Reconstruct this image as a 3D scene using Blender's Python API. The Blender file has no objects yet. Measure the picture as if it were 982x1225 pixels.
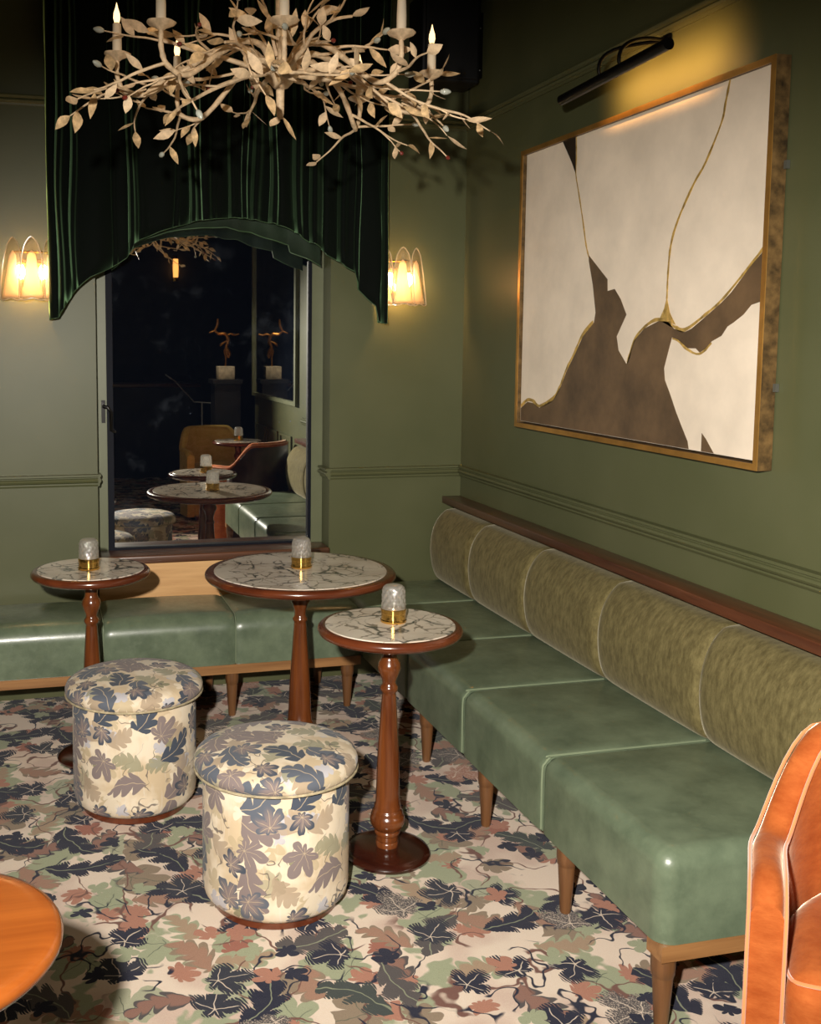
import bpy, math, random
from mathutils import Vector, Matrix

# ------------------------------------------------------------------ camera, world, key light, exposure
scene = bpy.context.scene
COL = scene.collection
W_PX, H_PX = 982, 1225
CAM_POS = Vector((-1.9343, -4.6450, 1.5643))
F_PX, PX, PY = 1264.73, 369.24, 531.24
yaw, pitch, roll = 0.25079, -0.09877, 0.005726
fw = Vector((math.sin(yaw) * math.cos(pitch), math.cos(yaw) * math.cos(pitch), math.sin(pitch)))
r0 = Vector((math.cos(yaw), -math.sin(yaw), 0)); u0 = r0.cross(fw)
rv = r0 * math.cos(roll) + u0 * math.sin(roll); uv_ = u0 * math.cos(roll) - r0 * math.sin(roll)
cam_data = bpy.data.cameras.new('camera')
cam = bpy.data.objects.new('camera', cam_data); COL.objects.link(cam)
cam.matrix_world = Matrix(((rv.x, uv_.x, -fw.x, CAM_POS.x), (rv.y, uv_.y, -fw.y, CAM_POS.y),
                           (rv.z, uv_.z, -fw.z, CAM_POS.z), (0, 0, 0, 1)))
cam_data.sensor_fit = 'HORIZONTAL'; cam_data.sensor_width = 36.0
cam_data.lens = F_PX / W_PX * 36.0
cam_data.shift_x = (W_PX / 2 - PX) / W_PX
cam_data.shift_y = (PY - H_PX / 2) / W_PX
cam_data.clip_start = 0.02
scene.camera = cam

scene.view_settings.view_transform = 'Standard'
scene.view_settings.look = 'None'
scene.view_settings.gamma = 1.0
scene.view_settings.use_curve_mapping = False
scene.view_settings.exposure = 0.0

world = bpy.data.worlds.new('room_ambient'); scene.world = world
world.use_nodes = True
world.node_tree.nodes['Background'].inputs[0].default_value = (1.0, 0.78, 0.55, 1)
world.node_tree.nodes['Background'].inputs[1].default_value = 0.012


def spot(name, pos, target, energy, size, blend, radius, color, scale=(1, 1, 1)):
    l = bpy.data.lights.new(name, 'SPOT'); l.energy = energy; l.spot_size = math.radians(size)
    l.spot_blend = blend; l.shadow_soft_size = radius; l.color = color
    o = bpy.data.objects.new(name, l); COL.objects.link(o); o.location = pos
    o.rotation_euler = (Vector(target) - Vector(pos)).to_track_quat('-Z', 'Y').to_euler()
    o.scale = scale
    return o


# the photographer's flash: just left of and above the lens, aimed low
spot('flash', (-2.16, -4.68, 1.80), (-0.52, -0.95, 0.48), 740, 68, 0.92, 0.030, (1.0, 0.94, 0.84), (1.5, 1, 1))
# added unseen spot, only there to brighten the sculpture behind the photographer
spot('sculpture_fill_spot', (-0.75, -4.2, 3.1), (-0.235, -4.86, 1.35), 75, 30, 0.5, 0.03, (1.0, 0.86, 0.66))
# unseen soft warm fill light just under the ceiling
al = bpy.data.lights.new('room_fill', 'AREA'); al.shape = 'DISK'; al.size = 1.4; al.energy = 3; al.color = (1.0, 0.74, 0.46)
ao = bpy.data.objects.new('room_fill', al); COL.objects.link(ao); ao.location = (-2.4, -3.6, 3.05)

PI = math.pi
rnd = random.Random(7)

# ------------------------------------------------------------------ helpers: objects
def link(o, parent=None):
    COL.objects.link(o)
    if parent is not None:
        o.parent = parent
    return o


def tag(o, label=None, cat=None, group=None, kind=None):
    if label: o['label'] = label
    if cat: o['category'] = cat
    if group: o['group'] = group
    if kind: o['kind'] = kind
    return o


def thing(name, label, cat, loc=(0, 0, 0), rz=0.0, group=None):
    o = bpy.data.objects.new(name, None); COL.objects.link(o)
    o.location = loc; o.rotation_euler = (0, 0, rz); o.empty_display_size = 0.05
    return tag(o, label, cat, group)


def struct_empty(name, loc=(0, 0, 0)):
    o = bpy.data.objects.new(name, None); COL.objects.link(o); o.location = loc; o.empty_display_size = 0.05
    o['kind'] = 'structure'
    return o


def copy_tree(o, parent=None):
    c = o.copy(); COL.objects.link(c)
    if parent is not None: c.parent = parent
    for ch in list(o.children):
        copy_tree(ch, c)
    return c


class MB:
    """collects vertices / faces of one part"""
    def __init__(self):
        self.v = []; self.f = []; self.uv = {}

    def add(self, verts, faces, uvs=None):
        b = len(self.v)
        self.v += [tuple(p) for p in verts]
        for k, f in enumerate(faces):
            if uvs is not None:
                self.uv[len(self.f)] = uvs[k]
            self.f.append(tuple(i + b for i in f))
        return self

    def box(self, x0, x1, y0, y1, z0, z1):
        vs = [(x, y, z) for z in (z0, z1) for y in (y0, y1) for x in (x0, x1)]
        return self.add(vs, [(0, 2, 3, 1), (4, 5, 7, 6), (0, 1, 5, 4), (2, 6, 7, 3), (0, 4, 6, 2), (1, 3, 7, 5)])

    def rbox(self, x0, x1, y0, y1, z0, z1, r, seg=4, crown=0.0, n=6, fn=None, flat=False, square=()):
        """rounded box; crown lifts the top's middle"""
        c = ((x0 + x1) / 2, (y0 + y1) / 2, (z0 + z1) / 2); h = ((x1 - x0) / 2, (y1 - y0) / 2, (z1 - z0) / 2)
        r = min(r, *[q * 0.999 for q in h])

        def axis(hh):
            a = [-hh + r * math.tan(PI / 4 * i / seg) * 1.0 for i in range(seg)]
            a = [-hh + r * (1 - math.tan(PI / 4 * (1 - i / seg))) for i in range(seg)]
            m = [-(hh - r) + 2 * (hh - r) * i / n for i in range(n + 1)]
            return a + m + [-q for q in reversed(a)]
        ax = [axis(q) for q in h]
        idx = {}; vs = []; fs = []

        def put(p):
            k = tuple(round(q, 6) for q in p)
            if k in idx: return idx[k]
            inner = [max(-(h[i] - r), min(h[i] - r, p[i])) for i in range(3)]
            if flat and p[2] < 0: inner[2] = p[2]
            for (qa, qs) in square:
                if qs * p[qa] > 0: inner[qa] = p[qa]
            d = [p[i] - inner[i] for i in range(3)]; L = math.sqrt(sum(q * q for q in d)) or 1
            q = [inner[i] + d[i] / L * r for i in range(3)]
            if crown and q[2] > 0:
                q[2] += crown * (1 - (q[0] / h[0]) ** 2) * (1 - (q[1] / h[1]) ** 2) * (q[2] / h[2])
            for (qa, qs) in square:                                # pulled in a little at a seam
                pin = 0.007 * math.exp(-(h[qa] - qs * q[qa]) / 0.012)
                for i in range(3):
                    if i != qa: q[i] -= pin * q[i] / h[i] * (0 if i == 2 and q[i] < 0 else 1)
            w = [q[i] + c[i] for i in range(3)]
            if fn: w = fn(w)
            idx[k] = len(vs); vs.append(w); return idx[k]
        for a in range(3):
            b, e = (a + 1) % 3, (a + 2) % 3
            for s in (-1, 1):
                for i in range(len(ax[b]) - 1):
                    for j in range(len(ax[e]) - 1):
                        q = []
                        for (ii, jj) in ((i, j), (i + 1, j), (i + 1, j + 1), (i, j + 1)):
                            p = [0, 0, 0]; p[a] = s * h[a]; p[b] = ax[b][ii]; p[e] = ax[e][jj]
                            q.append(put(p))
                        if s < 0: q.reverse()
                        if len(set(q)) >= 3: fs.append(tuple(dict.fromkeys(q)))
        return self.add(vs, fs)

    def lathe(self, prof, seg=40, cx=0, cy=0, cz=0, uvmode=None, fn=None):
        """profile of (r, z) from bottom to top"""
        rings = []; vs = []
        for (r, z) in prof:
            if r < 1e-6:
                rings.append([len(vs)]); vs.append((cx, cy, cz + z))
            else:
                ring = []
                for k in range(seg):
                    a = 2 * PI * k / seg
                    rr = r
                    if fn: rr = r + fn(a, z, r)
                    ring.append(len(vs)); vs.append((cx + rr * math.cos(a), cy + rr * math.sin(a), cz + z))
                rings.append(ring)
        arc = [0]
        for i in range(1, len(prof)):
            arc.append(arc[-1] + math.hypot(prof[i][0] - prof[i - 1][0], prof[i][1] - prof[i - 1][1]))
        tot = arc[-1]; rref = max(p[0] for p in prof)

        def uvp(i, k):
            a = 2 * PI * k / seg
            if uvmode == 'side': return (a * rref, arc[i])
            d = tot - arc[i]
            return (d * math.cos(a), d * math.sin(a))
        fs = []; uvs = []
        for i in range(len(rings) - 1):
            A, B = rings[i], rings[i + 1]
            for k in range(seg):
                k2 = (k + 1) % seg
                if len(A) == 1 and len(B) == 1: continue
                if len(A) == 1:
                    fs.append((A[0], B[k2], B[k])); uvs.append((uvp(i, k), uvp(i + 1, k + 1), uvp(i + 1, k)))
                elif len(B) == 1:
                    fs.append((A[k], A[k2], B[0])); uvs.append((uvp(i, k), uvp(i, k + 1), uvp(i + 1, k)))
                else:
                    fs.append((A[k], A[k2], B[k2], B[k])); uvs.append((uvp(i, k), uvp(i, k + 1), uvp(i + 1, k + 1), uvp(i + 1, k)))
        return self.add(vs, fs, uvs if uvmode else None)

    def tube(self, pts, rad, seg=8, caps=True):
        pts = [Vector(p) for p in pts]; n = len(pts)
        if not isinstance(rad, (list, tuple)): rad = [rad] * n
        tang = []
        for i in range(n):
            t = pts[min(i + 1, n - 1)] - pts[max(i - 1, 0)]
            tang.append(t.normalized() if t.length > 1e-9 else Vector((0, 0, 1)))
        ref = Vector((0, 0, 1)) if abs(tang[0].z) < 0.9 else Vector((1, 0, 0))
        nrm = (ref - tang[0] * ref.dot(tang[0])).normalized()
        vs = []; fs = []
        for i in range(n):
            nrm = (nrm - tang[i] * nrm.dot(tang[i]))
            nrm = nrm.normalized() if nrm.length > 1e-6 else tang[i].orthogonal().normalized()
            b = tang[i].cross(nrm)
            for k in range(seg):
                a = 2 * PI * k / seg
                vs.append(pts[i] + (nrm * math.cos(a) + b * math.sin(a)) * rad[i])
        for i in range(n - 1):
            for k in range(seg):
                k2 = (k + 1) % seg
                fs.append((i * seg + k, i * seg + k2, (i + 1) * seg + k2, (i + 1) * seg + k))
        if caps:
            fs.append(tuple(range(seg - 1, -1, -1))); fs.append(tuple((n - 1) * seg + k for k in range(seg)))
        return self.add(vs, fs)

    def extrude(self, prof, y0, y1, axis='y', caps=True):
        """closed 2-d profile swept straight; profile (a, z) with a = x when axis is 'y', a = y when axis is 'x'"""
        n = len(prof); vs = []
        for t in (y0, y1):
            for (a, z) in prof:
                vs.append((a, t, z) if axis == 'y' else (t, a, z))
        fs = [(k, (k + 1) % n, n + (k + 1) % n, n + k) for k in range(n)]
        if caps: fs += [tuple(range(n - 1, -1, -1)), tuple(range(n, 2 * n))]
        return self.add(vs, fs)

    def prism(self, poly, x0, x1):
        """polygon of (y, z) with thickness along x"""
        n = len(poly)
        vs = [(x0, y, z) for y, z in poly] + [(x1, y, z) for y, z in poly]
        fs = [(k, (k + 1) % n, n + (k + 1) % n, n + k) for k in range(n)] + [tuple(range(n - 1, -1, -1)), tuple(range(n, 2 * n))]
        return self.add(vs, fs)

    def mesh(self, name, mat, smooth=True, angle=40):
        m = bpy.data.meshes.new(name)
        m.from_pydata(self.v, [], self.f); m.validate(verbose=False)
        if self.uv and len(self.uv) == len(m.polygons):
            l = m.uv_layers.new(name='UVMap')
            for p in m.polygons:
                for li, uvc in zip(p.loop_indices, self.uv[p.index]):
                    l.data[li].uv = uvc
        if smooth:
            m.polygons.foreach_set('use_smooth', [True] * len(m.polygons))
            m.set_sharp_from_angle(angle=math.radians(angle))
        if mat: m.materials.append(mat)
        fix_normals(m)
        return m

    def build(self, name, mat, parent=None, loc=None, smooth=True, angle=40):
        o = bpy.data.objects.new(name, self.mesh(name, mat, smooth, angle))
        if loc: o.location = loc
        return link(o, parent)


import bmesh
def fix_normals(m):
    bm = bmesh.new(); bm.from_mesh(m)
    bmesh.ops.recalc_face_normals(bm, faces=bm.faces)
    bm.to_mesh(m); bm.free()


def bez(p0, p1, p2, p3, n=10):
    p0, p1, p2, p3 = map(Vector, (p0, p1, p2, p3)); o = []
    for i in range(n + 1):
        t = i / n; s = 1 - t
        o.append(p0 * s ** 3 + p1 * 3 * s * s * t + p2 * 3 * s * t * t + p3 * t ** 3)
    return o


def crom(pts, n=5):
    P = [Vector(p) for p in pts]; P = [P[0] * 2 - P[1]] + P + [P[-1] * 2 - P[-2]]; o = []
    for i in range(1, len(P) - 2):
        for k in range(n):
            t = k / n
            o.append(0.5 * ((2 * P[i]) + (P[i + 1] - P[i - 1]) * t + (2 * P[i - 1] - 5 * P[i] + 4 * P[i + 1] - P[i + 2]) * t * t
                            + (3 * P[i] - P[i - 1] - 3 * P[i + 1] + P[i + 2]) * t ** 3))
    o.append(P[-2]); return o


# ------------------------------------------------------------------ helpers: materials
class Ex:
    """a node socket (or number) with arithmetic"""
    def __init__(self, m, s): self.m = m; self.s = s
    def _b(self, op, o, swap=False, clamp=False):
        a, b = (o, self) if swap else (self, o)
        return self.m.math(op, a, b, clamp=clamp)
    def __add__(self, o): return self._b('ADD', o)
    def __radd__(self, o): return self._b('ADD', o, True)
    def __sub__(self, o): return self._b('SUBTRACT', o)
    def __rsub__(self, o): return self._b('SUBTRACT', o, True)
    def __mul__(self, o): return self._b('MULTIPLY', o)
    def __rmul__(self, o): return self._b('MULTIPLY', o, True)
    def __truediv__(self, o): return self._b('DIVIDE', o)
    def __lt__(self, o): return self._b('LESS_THAN', o)
    def __gt__(self, o): return self._b('GREATER_THAN', o)


class Mat:
    def __init__(self, name):
        self.mat = bpy.data.materials.new(name); self.mat.use_nodes = True
        self.nt = self.mat.node_tree; self.N = self.nt.nodes; self.L = self.nt.links
        self.b = self.N['Principled BSDF']; self.out = self.N['Material Output']

    def node(self, t, **kw):
        n = self.N.new(t)
        for k, v in kw.items(): setattr(n, k, v)
        return n

    def put(self, sock, v):
        if isinstance(v, Ex): self.L.new(v.s, sock)
        elif isinstance(v, bpy.types.NodeSocket): self.L.new(v, sock)
        elif isinstance(v, (tuple, list)):
            sock.default_value = (*v, 1) if (len(v) == 3 and len(sock.default_value) == 4) else v
        else: sock.default_value = v

    def math(self, op, a, b=0.0, c=None, clamp=False):
        n = self.node('ShaderNodeMath', operation=op, use_clamp=clamp)
        self.put(n.inputs[0], a); self.put(n.inputs[1], b)
        if c is not None: self.put(n.inputs[2], c)
        return Ex(self, n.outputs[0])

    def sstep(self, x, a, b):
        n = self.node('ShaderNodeMapRange', interpolation_type='SMOOTHSTEP')
        self.put(n.inputs[0], x); self.put(n.inputs[1], a); self.put(n.inputs[2], b)
        return Ex(self, n.outputs[0])

    def coord(self, kind='Object'):
        return self.node('ShaderNodeTexCoord').outputs[kind]

    def scale(self, v, s, off=(0, 0, 0)):
        n = self.node('ShaderNodeVectorMath', operation='MULTIPLY_ADD')
        self.put(n.inputs[0], v); n.inputs[1].default_value = s if isinstance(s, (tuple, list)) else (s, s, s)
        n.inputs[2].default_value = off
        return n.outputs[0]

    def vadd(self, a, b):
        n = self.node('ShaderNodeVectorMath', operation='ADD'); self.put(n.inputs[0], a); self.put(n.inputs[1], b); return n.outputs[0]

    def noise(self, v, scale, detail=3, rough=0.55, dim='3D', color=False):
        n = self.node('ShaderNodeTexNoise', noise_dimensions=dim)
        self.put(n.inputs['Vector'], v); n.inputs['Scale'].default_value = scale
        n.inputs['Detail'].default_value = detail; n.inputs['Roughness'].default_value = rough
        return n.outputs['Color'] if color else Ex(self, n.outputs[0])

    def warp(self, v, scale, amt, detail=2):
        c = self.noise(v, scale, detail, color=True)
        n = self.node('ShaderNodeVectorMath', operation='MULTIPLY_ADD')
        s = self.node('ShaderNodeVectorMath', operation='SUBTRACT'); self.L.new(c, s.inputs[0]); s.inputs[1].default_value = (.5, .5, .5)
        self.L.new(s.outputs[0], n.inputs[0]); n.inputs[1].default_value = (amt, amt, amt); self.put(n.inputs[2], v)
        return n.outputs[0]

    def mix(self, f, a, b, mode='MIX'):
        n = self.node('ShaderNodeMix', data_type='RGBA', blend_type=mode)
        self.put(n.inputs[0], f); self.put(n.inputs[6], a); self.put(n.inputs[7], b)
        return n.outputs[2]

    def ramp(self, f, stops, interp='LINEAR'):
        n = self.node('ShaderNodeValToRGB'); self.put(n.inputs[0], f); cr = n.color_ramp; cr.interpolation = interp
        while len(cr.elements) < len(stops): cr.elements.new(0.5)
        for e, (p, c) in zip(cr.elements, stops): e.position = p; e.color = (*c, 1)
        return n.outputs[0]

    def sep(self, v, color=False):
        n = self.node('ShaderNodeSeparateColor' if color else 'ShaderNodeSeparateXYZ'); self.put(n.inputs[0], v)
        return [Ex(self, o) for o in n.outputs[:3]]

    def bump(self, h, strength=0.3, dist=0.01):
        n = self.node('ShaderNodeBump'); self.put(n.inputs['Height'], h)
        n.inputs['Strength'].default_value = strength; n.inputs['Distance'].default_value = dist
        self.L.new(n.outputs[0], self.b.inputs['Normal'])

    def set(self, **kw):
        for k, v in kw.items(): self.put(self.b.inputs[k.replace('_', ' ')], v)
        return self


def srgb(r, g, b):
    f = lambda c: (c / 255 / 12.92) if c / 255 <= 0.04045 else ((c / 255 + 0.055) / 1.055) ** 2.4
    return (f(r), f(g), f(b))


def leaf_palm(m, vec, scale, off, R, lobes, dens, power=0.7, inner=0.34, serr=0.0, rot=0.0):
    """palmate leaves scattered in 2-d cells: returns (mask, random, vein, relative radius)"""
    v = m.scale(vec, scale, off)
    vo = m.node('ShaderNodeTexVoronoi', voronoi_dimensions='2D', feature='F1'); m.put(vo.inputs['Vector'], v)
    vo.inputs['Scale'].default_value = 1.0; vo.inputs['Randomness'].default_value = 0.8
    d = m.node('ShaderNodeVectorMath', operation='SUBTRACT'); m.put(d.inputs[0], v); m.L.new(vo.outputs['Position'], d.inputs[1])
    dx, dy, _ = m.sep(d.outputs[0]); c1, c2, c3 = m.sep(vo.outputs['Color'], True)
    rr = m.math('SQRT', dx * dx + dy * dy)
    th = m.math('ARCTAN2', dy, dx) + c1 * 6.283 + rot
    fall = 0.66 + 0.34 * m.math('COSINE', th)
    lob = m.math('POWER', m.math('ABSOLUTE', m.math('COSINE', th * (lobes / 2))), power)
    edge = (inner + (1 - inner) * lob) * fall * (R * (0.7 + 0.3 * c3))
    if serr:
        edge = edge * (1 - serr * m.math('PINGPONG', rr * 22 + th * 3, 1.0))
    mask = m.sstep(edge - rr, 0.0, 0.02) * (c2 < dens)
    vein = m.sstep(m.math('ABSOLUTE', m.math('SINE', th * (lobes / 2))) * rr, 0.022, 0.008) * m.sstep(edge * 0.75 - rr, 0, 0.05)
    return mask, c3, vein, rr / (edge + 0.001)


def leaf_oak(m, vec, scale, off, Lh, Wd, k, dens):
    """long leaves with round side lobes along a midrib"""
    v = m.scale(vec, scale, off)
    vo = m.node('ShaderNodeTexVoronoi', voronoi_dimensions='2D', feature='F1'); m.put(vo.inputs['Vector'], v)
    vo.inputs['Scale'].default_value = 1.0; vo.inputs['Randomness'].default_value = 0.85
    d = m.node('ShaderNodeVectorMath', operation='SUBTRACT'); m.put(d.inputs[0], v); m.L.new(vo.outputs['Position'], d.inputs[1])
    dx, dy, _ = m.sep(d.outputs[0]); c1, c2, c3 = m.sep(vo.outputs['Color'], True)
    a = c1 * 6.283; ca = m.math('COSINE', a); sa = m.math('SINE', a)
    u = dx * ca + dy * sa; w = dy * ca - dx * sa
    w = w + u * u * 0.5
    aw = m.math('ABSOLUTE', w)
    env = m.math('SQRT', m.math('MAXIMUM', 1 - (u / Lh) * (u / Lh), 0.0))
    lob = m.math('ABSOLUTE', m.math('SINE', (u + aw * 0.8) * k))
    hw = env * (0.32 + 0.68 * m.math('POWER', lob, 0.6)) * Wd
    mask = m.sstep(hw - aw, 0.0, 0.02) * (c2 < dens)
    vein = m.sstep(aw, 0.014, 0.005) * mask
    return mask, c3, vein, aw / (hw + 0.001)


def twigs(m, vec, scale, width, off=(0, 0, 0), patch=0.5):
    v = m.scale(vec, 1, off)
    n = m.noise(v, scale, 1.5, 0.5)
    line = m.sstep(m.math('ABSOLUTE', n - 0.5), width, width * 0.4)
    p = m.sstep(m.noise(m.scale(vec, 1, (3.1, 7.7, 0)), scale * 0.6, 1, 0.5), patch, patch + 0.05)
    return line * p


def mat_carpet():
    m = Mat('foliage_carpet'); P = m.scale(m.coord('Object'), 1.16)
    P = m.warp(P, 11.0, 0.05, 2)
    navy, char = srgb(34, 36, 56), srgb(86, 80, 80)
    sage, terra = srgb(160, 165, 136), srgb(176, 124, 104)
    cream, taupe = srgb(232, 213, 194), srgb(146, 128, 108)
    hatch = m.math('SINE', m.sep(P)[0] * 620 + m.sep(P)[1] * 260); speck = m.sstep(m.noise(P, 240, 1, 0.5), 0.52, 0.60)          # woven hatch
    col = m.mix(m.sstep(m.noise(P, 3.2, 2), 0.45, 0.62), cream, srgb(212, 186, 170))
    col = m.mix(m.sstep(m.noise(m.scale(P, 1, (5, 2, 0)), 4.5, 3, 0.6), 0.54, 0.57), col, sage)
    k, c, ve, q = leaf_palm(m, P, 4.2, (1.3, 0.2, 0), 0.62, 5, 0.62, 0.55, 0.45)
    col = m.mix(k, col, m.ramp(c, [(0, sage), (0.55, srgb(172, 172, 146)), (0.7, taupe)], 'CONSTANT')); col = m.mix(ve * k * 0.8, col, srgb(92, 100, 84))
    k, c, ve, q = leaf_palm(m, P, 5.6, (7.3, 4.2, 0), 0.52, 9, 0.62, 0.5, 0.5)
    col = m.mix(k, col, m.ramp(c, [(0, terra), (0.5, srgb(160, 104, 88)), (0.7, taupe)], 'CONSTANT'))
    k, c, ve, q = leaf_oak(m, P, 5.2, (2.2, 9.1, 0), 0.52, 0.30, 13.0, 0.62)
    inn = m.sstep(q, 0.72, 0.5)
    col = m.mix(k, col, m.ramp(c, [(0, taupe), (0.35, sage), (0.6, char)], 'CONSTANT')); col = m.mix(k * inn * 0.55, col, terra)
    tw = twigs(m, P, 5.0, 0.014, (1, 4, 0), 0.46); col = m.mix(tw, col, srgb(120, 84, 74))
    tw = twigs(m, P, 7.0, 0.016, (6, 1, 0), 0.5); col = m.mix(tw, col, navy)
    # dark leaves on top
    k, c, ve, q = leaf_oak(m, P, 4.6, (8.2, 3.7, 0), 0.60, 0.31, 10.0, 0.58)
    k = k * m.sstep(q + hatch * 0.26 - 0.04, 1.02, 0.90)
    col = m.mix(k, col, m.ramp(c, [(0, navy), (0.62, char), (0.85, srgb(66, 72, 70))], 'CONSTANT')); col = m.mix(ve * k * 0.7, col, sage)
    k, c, ve, q = leaf_palm(m, P, 4.4, (4.6, 6.4, 0), 0.60, 5, 0.64, 0.5, 0.40, 0.0)
    k = k * m.sstep(q + hatch * 0.24 - 0.04, 1.0, 0.90)
    col = m.mix(k, col, m.ramp(c, [(0, navy), (0.45, srgb(48, 50, 62)), (0.7, char), (0.9, terra)], 'CONSTANT')); col = m.mix(ve * k * 0.85, col, cream)
    isch = k * m.sstep(c, 0.69, 0.71) * speck; col = m.mix(isch * 0.5, col, cream)
    k, c, ve, q = leaf_palm(m, P, 8.6, (2.6, 1.4, 0), 0.60, 5, 0.34, 0.6, 0.4)
    col = m.mix(k, col, m.ramp(c, [(0, navy), (0.5, sage), (0.75, terra)], 'CONSTANT'))
    pile = m.noise(P, 420, 2, 0.7)
    col = m.mix(0.35, col, m.mix(pile, srgb(60, 60, 60), srgb(255, 255, 255)), 'OVERLAY')
    m.set(Base_Color=col, Roughness=0.95, Specular_IOR_Level=0.1, Sheen_Weight=0.12)
    m.bump(pile, 0.35, 0.004)
    return m.mat


def mat_fabric():
    m = Mat('foliage_linen'); P = m.coord('UV')
    P = m.warp(P, 18.0, 0.022, 2)
    tan, cream = srgb(206, 184, 152), srgb(230, 214, 190)
    blue, slate = srgb(94, 99, 110), srgb(72, 79, 92)
    mauve, olive = srgb(134, 120, 118), srgb(146, 140, 112)
    st = m.noise(m.scale(P, (160, 6, 1)), 1.0, 2, 0.6)
    col = m.mix(m.sstep(m.noise(P, 9, 3), 0.4, 0.62), tan, cream)
    col = m.mix(m.sstep(st, 0.55, 0.75) * 0.5, col, srgb(228, 222, 214))
    k, c, ve, q = leaf_palm(m, P, 9.0, (1.3, 0.2, 0), 0.60, 7, 0.7, 0.6, 0.4)
    col = m.mix(k * 0.75, col, m.ramp(c, [(0, srgb(186, 168, 136)), (0.5, srgb(168, 160, 134)), (0.75, srgb(226, 206, 178))], 'CONSTANT'))
    k, c, ve, q = leaf_palm(m, P, 15.0, (4.3, 7.2, 0), 0.6, 5, 0.5, 0.6, 0.4)
    col = m.mix(k, col, m.ramp(c, [(0, cream), (0.5, olive), (0.7, srgb(190, 186, 190))], 'CONSTANT'))
    tw = twigs(m, P, 14.0, 0.012, (1, 4, 0), 0.5); col = m.mix(tw * 0.85, col, srgb(98, 88, 84))
    k, c, ve, q = leaf_oak(m, P, 10.5, (9.2, 5.1, 0), 0.55, 0.36, 12.0, 0.6)
    col = m.mix(k * 0.85, col, m.ramp(c, [(0, srgb(170, 150, 128)), (0.4, srgb(150, 146, 120)), (0.7, srgb(222, 208, 186))], 'CONSTANT'))
    k, c, ve, q = leaf_oak(m, P, 8.2, (3.2, 1.1, 0), 0.56, 0.34, 11.0, 0.55)
    col = m.mix(k, col, m.ramp(c, [(0, mauve), (0.4, slate), (0.72, blue)], 'CONSTANT')); col = m.mix(ve * k * 0.7, col, tan)
    k, c, ve, q = leaf_palm(m, P, 7.6, (8.4, 2.7, 0), 0.58, 7, 0.72, 0.6, 0.34)
    col = m.mix(k, col, m.mix(m.sstep(q, 0.35, 0.9), mauve, m.ramp(c, [(0, slate), (0.5, blue), (0.8, mauve)], 'CONSTANT'))); col = m.mix(ve * k * 0.7, col, tan)
    wv = m.math('SINE', m.sep(P)[0] * 2600) * m.math('SINE', m.sep(P)[1] * 2600)
    m.set(Base_Color=col, Roughness=0.78, Specular_IOR_Level=0.25, Sheen_Weight=0.1)
    m.bump(wv, 0.12, 0.002)
    return m.mat


def mat_plain(name, color, rough=0.5, metal=0.0, spec=0.5, mottle=0.12, mscale=6.0, bump=0.0, bscale=80.0, **kw):
    m = Mat(name); P = m.coord('Object')
    n = m.noise(P, mscale, 4, 0.6)
    dark = tuple(c * (1 - mottle * 2) for c in color); lite = tuple(min(1, c * (1 + mottle * 2)) for c in color)
    m.set(Base_Color=m.ramp(n, [(0.3, dark), (0.7, lite)]), Roughness=rough, Metallic=metal, Specular_IOR_Level=spec)
    m.set(**kw)
    if bump: m.bump(m.noise(P, bscale, 3, 0.6), bump, 0.004)
    return m.mat


def mat_wood(name, dark, lite, rough=0.3, axis='z', coat=0.3, scale=1.0):
    m = Mat(name); P = m.coord('Object')
    s = {'z': (38, 38, 2.2), 'x': (2.2, 38, 38), 'y': (38, 2.2, 38)}[axis]
    g = m.noise(m.scale(P, tuple(q * scale for q in s)), 1.0, 4, 0.62)
    g2 = m.noise(m.scale(P, tuple(q * scale * 4 for q in s)), 1.0, 2, 0.5)
    col = m.ramp(g, [(0.3, dark), (0.7, lite)])
    col = m.mix(m.sstep(g2, 0.55, 0.75) * 0.4, col, dark)
    m.set(Base_Color=col, Roughness=rough, Coat_Weight=coat, Coat_Roughness=0.18)
    m.bump(g2, 0.05, 0.002)
    return m.mat


def mat_marble():
    m = Mat('veined_marble'); P = m.coord('Object')
    V = m.warp(m.scale(P, (1, 1.0, 1), (0.3, 1.7, 0)), 7.0, 0.16, 4)
    def edge(sc, v):
        n = m.node('ShaderNodeTexVoronoi', feature='DISTANCE_TO_EDGE', voronoi_dimensions='2D'); m.put(n.inputs['Vector'], v); n.inputs['Scale'].default_value = sc
        return Ex(m, n.outputs['Distance'])
    e1, e2 = edge(7.5, V), edge(15.0, V)
    w = m.noise(P, 8, 3)
    v1 = m.sstep(e1 - (w - 0.5) * 0.30, 0.05, -0.02)
    v2 = m.sstep(e2 - (w - 0.5) * 0.2, 0.06, 0.0) * m.sstep(w, 0.40, 0.55)
    base = m.ramp(m.noise(P, 5, 3), [(0.35, srgb(208, 192, 174)), (0.65, srgb(236, 224, 208))])
    col = m.mix(v2 * 0.8, base, srgb(112, 100, 88)); col = m.mix(v1 * 0.9, col, srgb(70, 72, 68))
    m.set(Base_Color=col, Roughness=0.16, Coat_Weight=0.3)
    return m.mat


def mat_leather():
    m = Mat('green_leather'); P = m.coord('Object')
    n = m.noise(P, 7, 5, 0.65); n2 = m.noise(P, 34, 3, 0.6)
    col = m.ramp(n, [(0.3, srgb(82, 95, 76)), (0.7, srgb(115, 128, 104))])
    col = m.mix(m.sstep(n2, 0.55, 0.8) * 0.35, col, srgb(118, 132, 106))
    m.set(Base_Color=col, Roughness=m.ramp(n2, [(0.3, (0.28,) * 3), (0.7, (0.40,) * 3)]), Specular_IOR_Level=0.6, Coat_Weight=0.25, Coat_Roughness=0.2)
    m.bump(m.noise(P, 240, 3, 0.6), 0.10, 0.003)
    return m.mat


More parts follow.
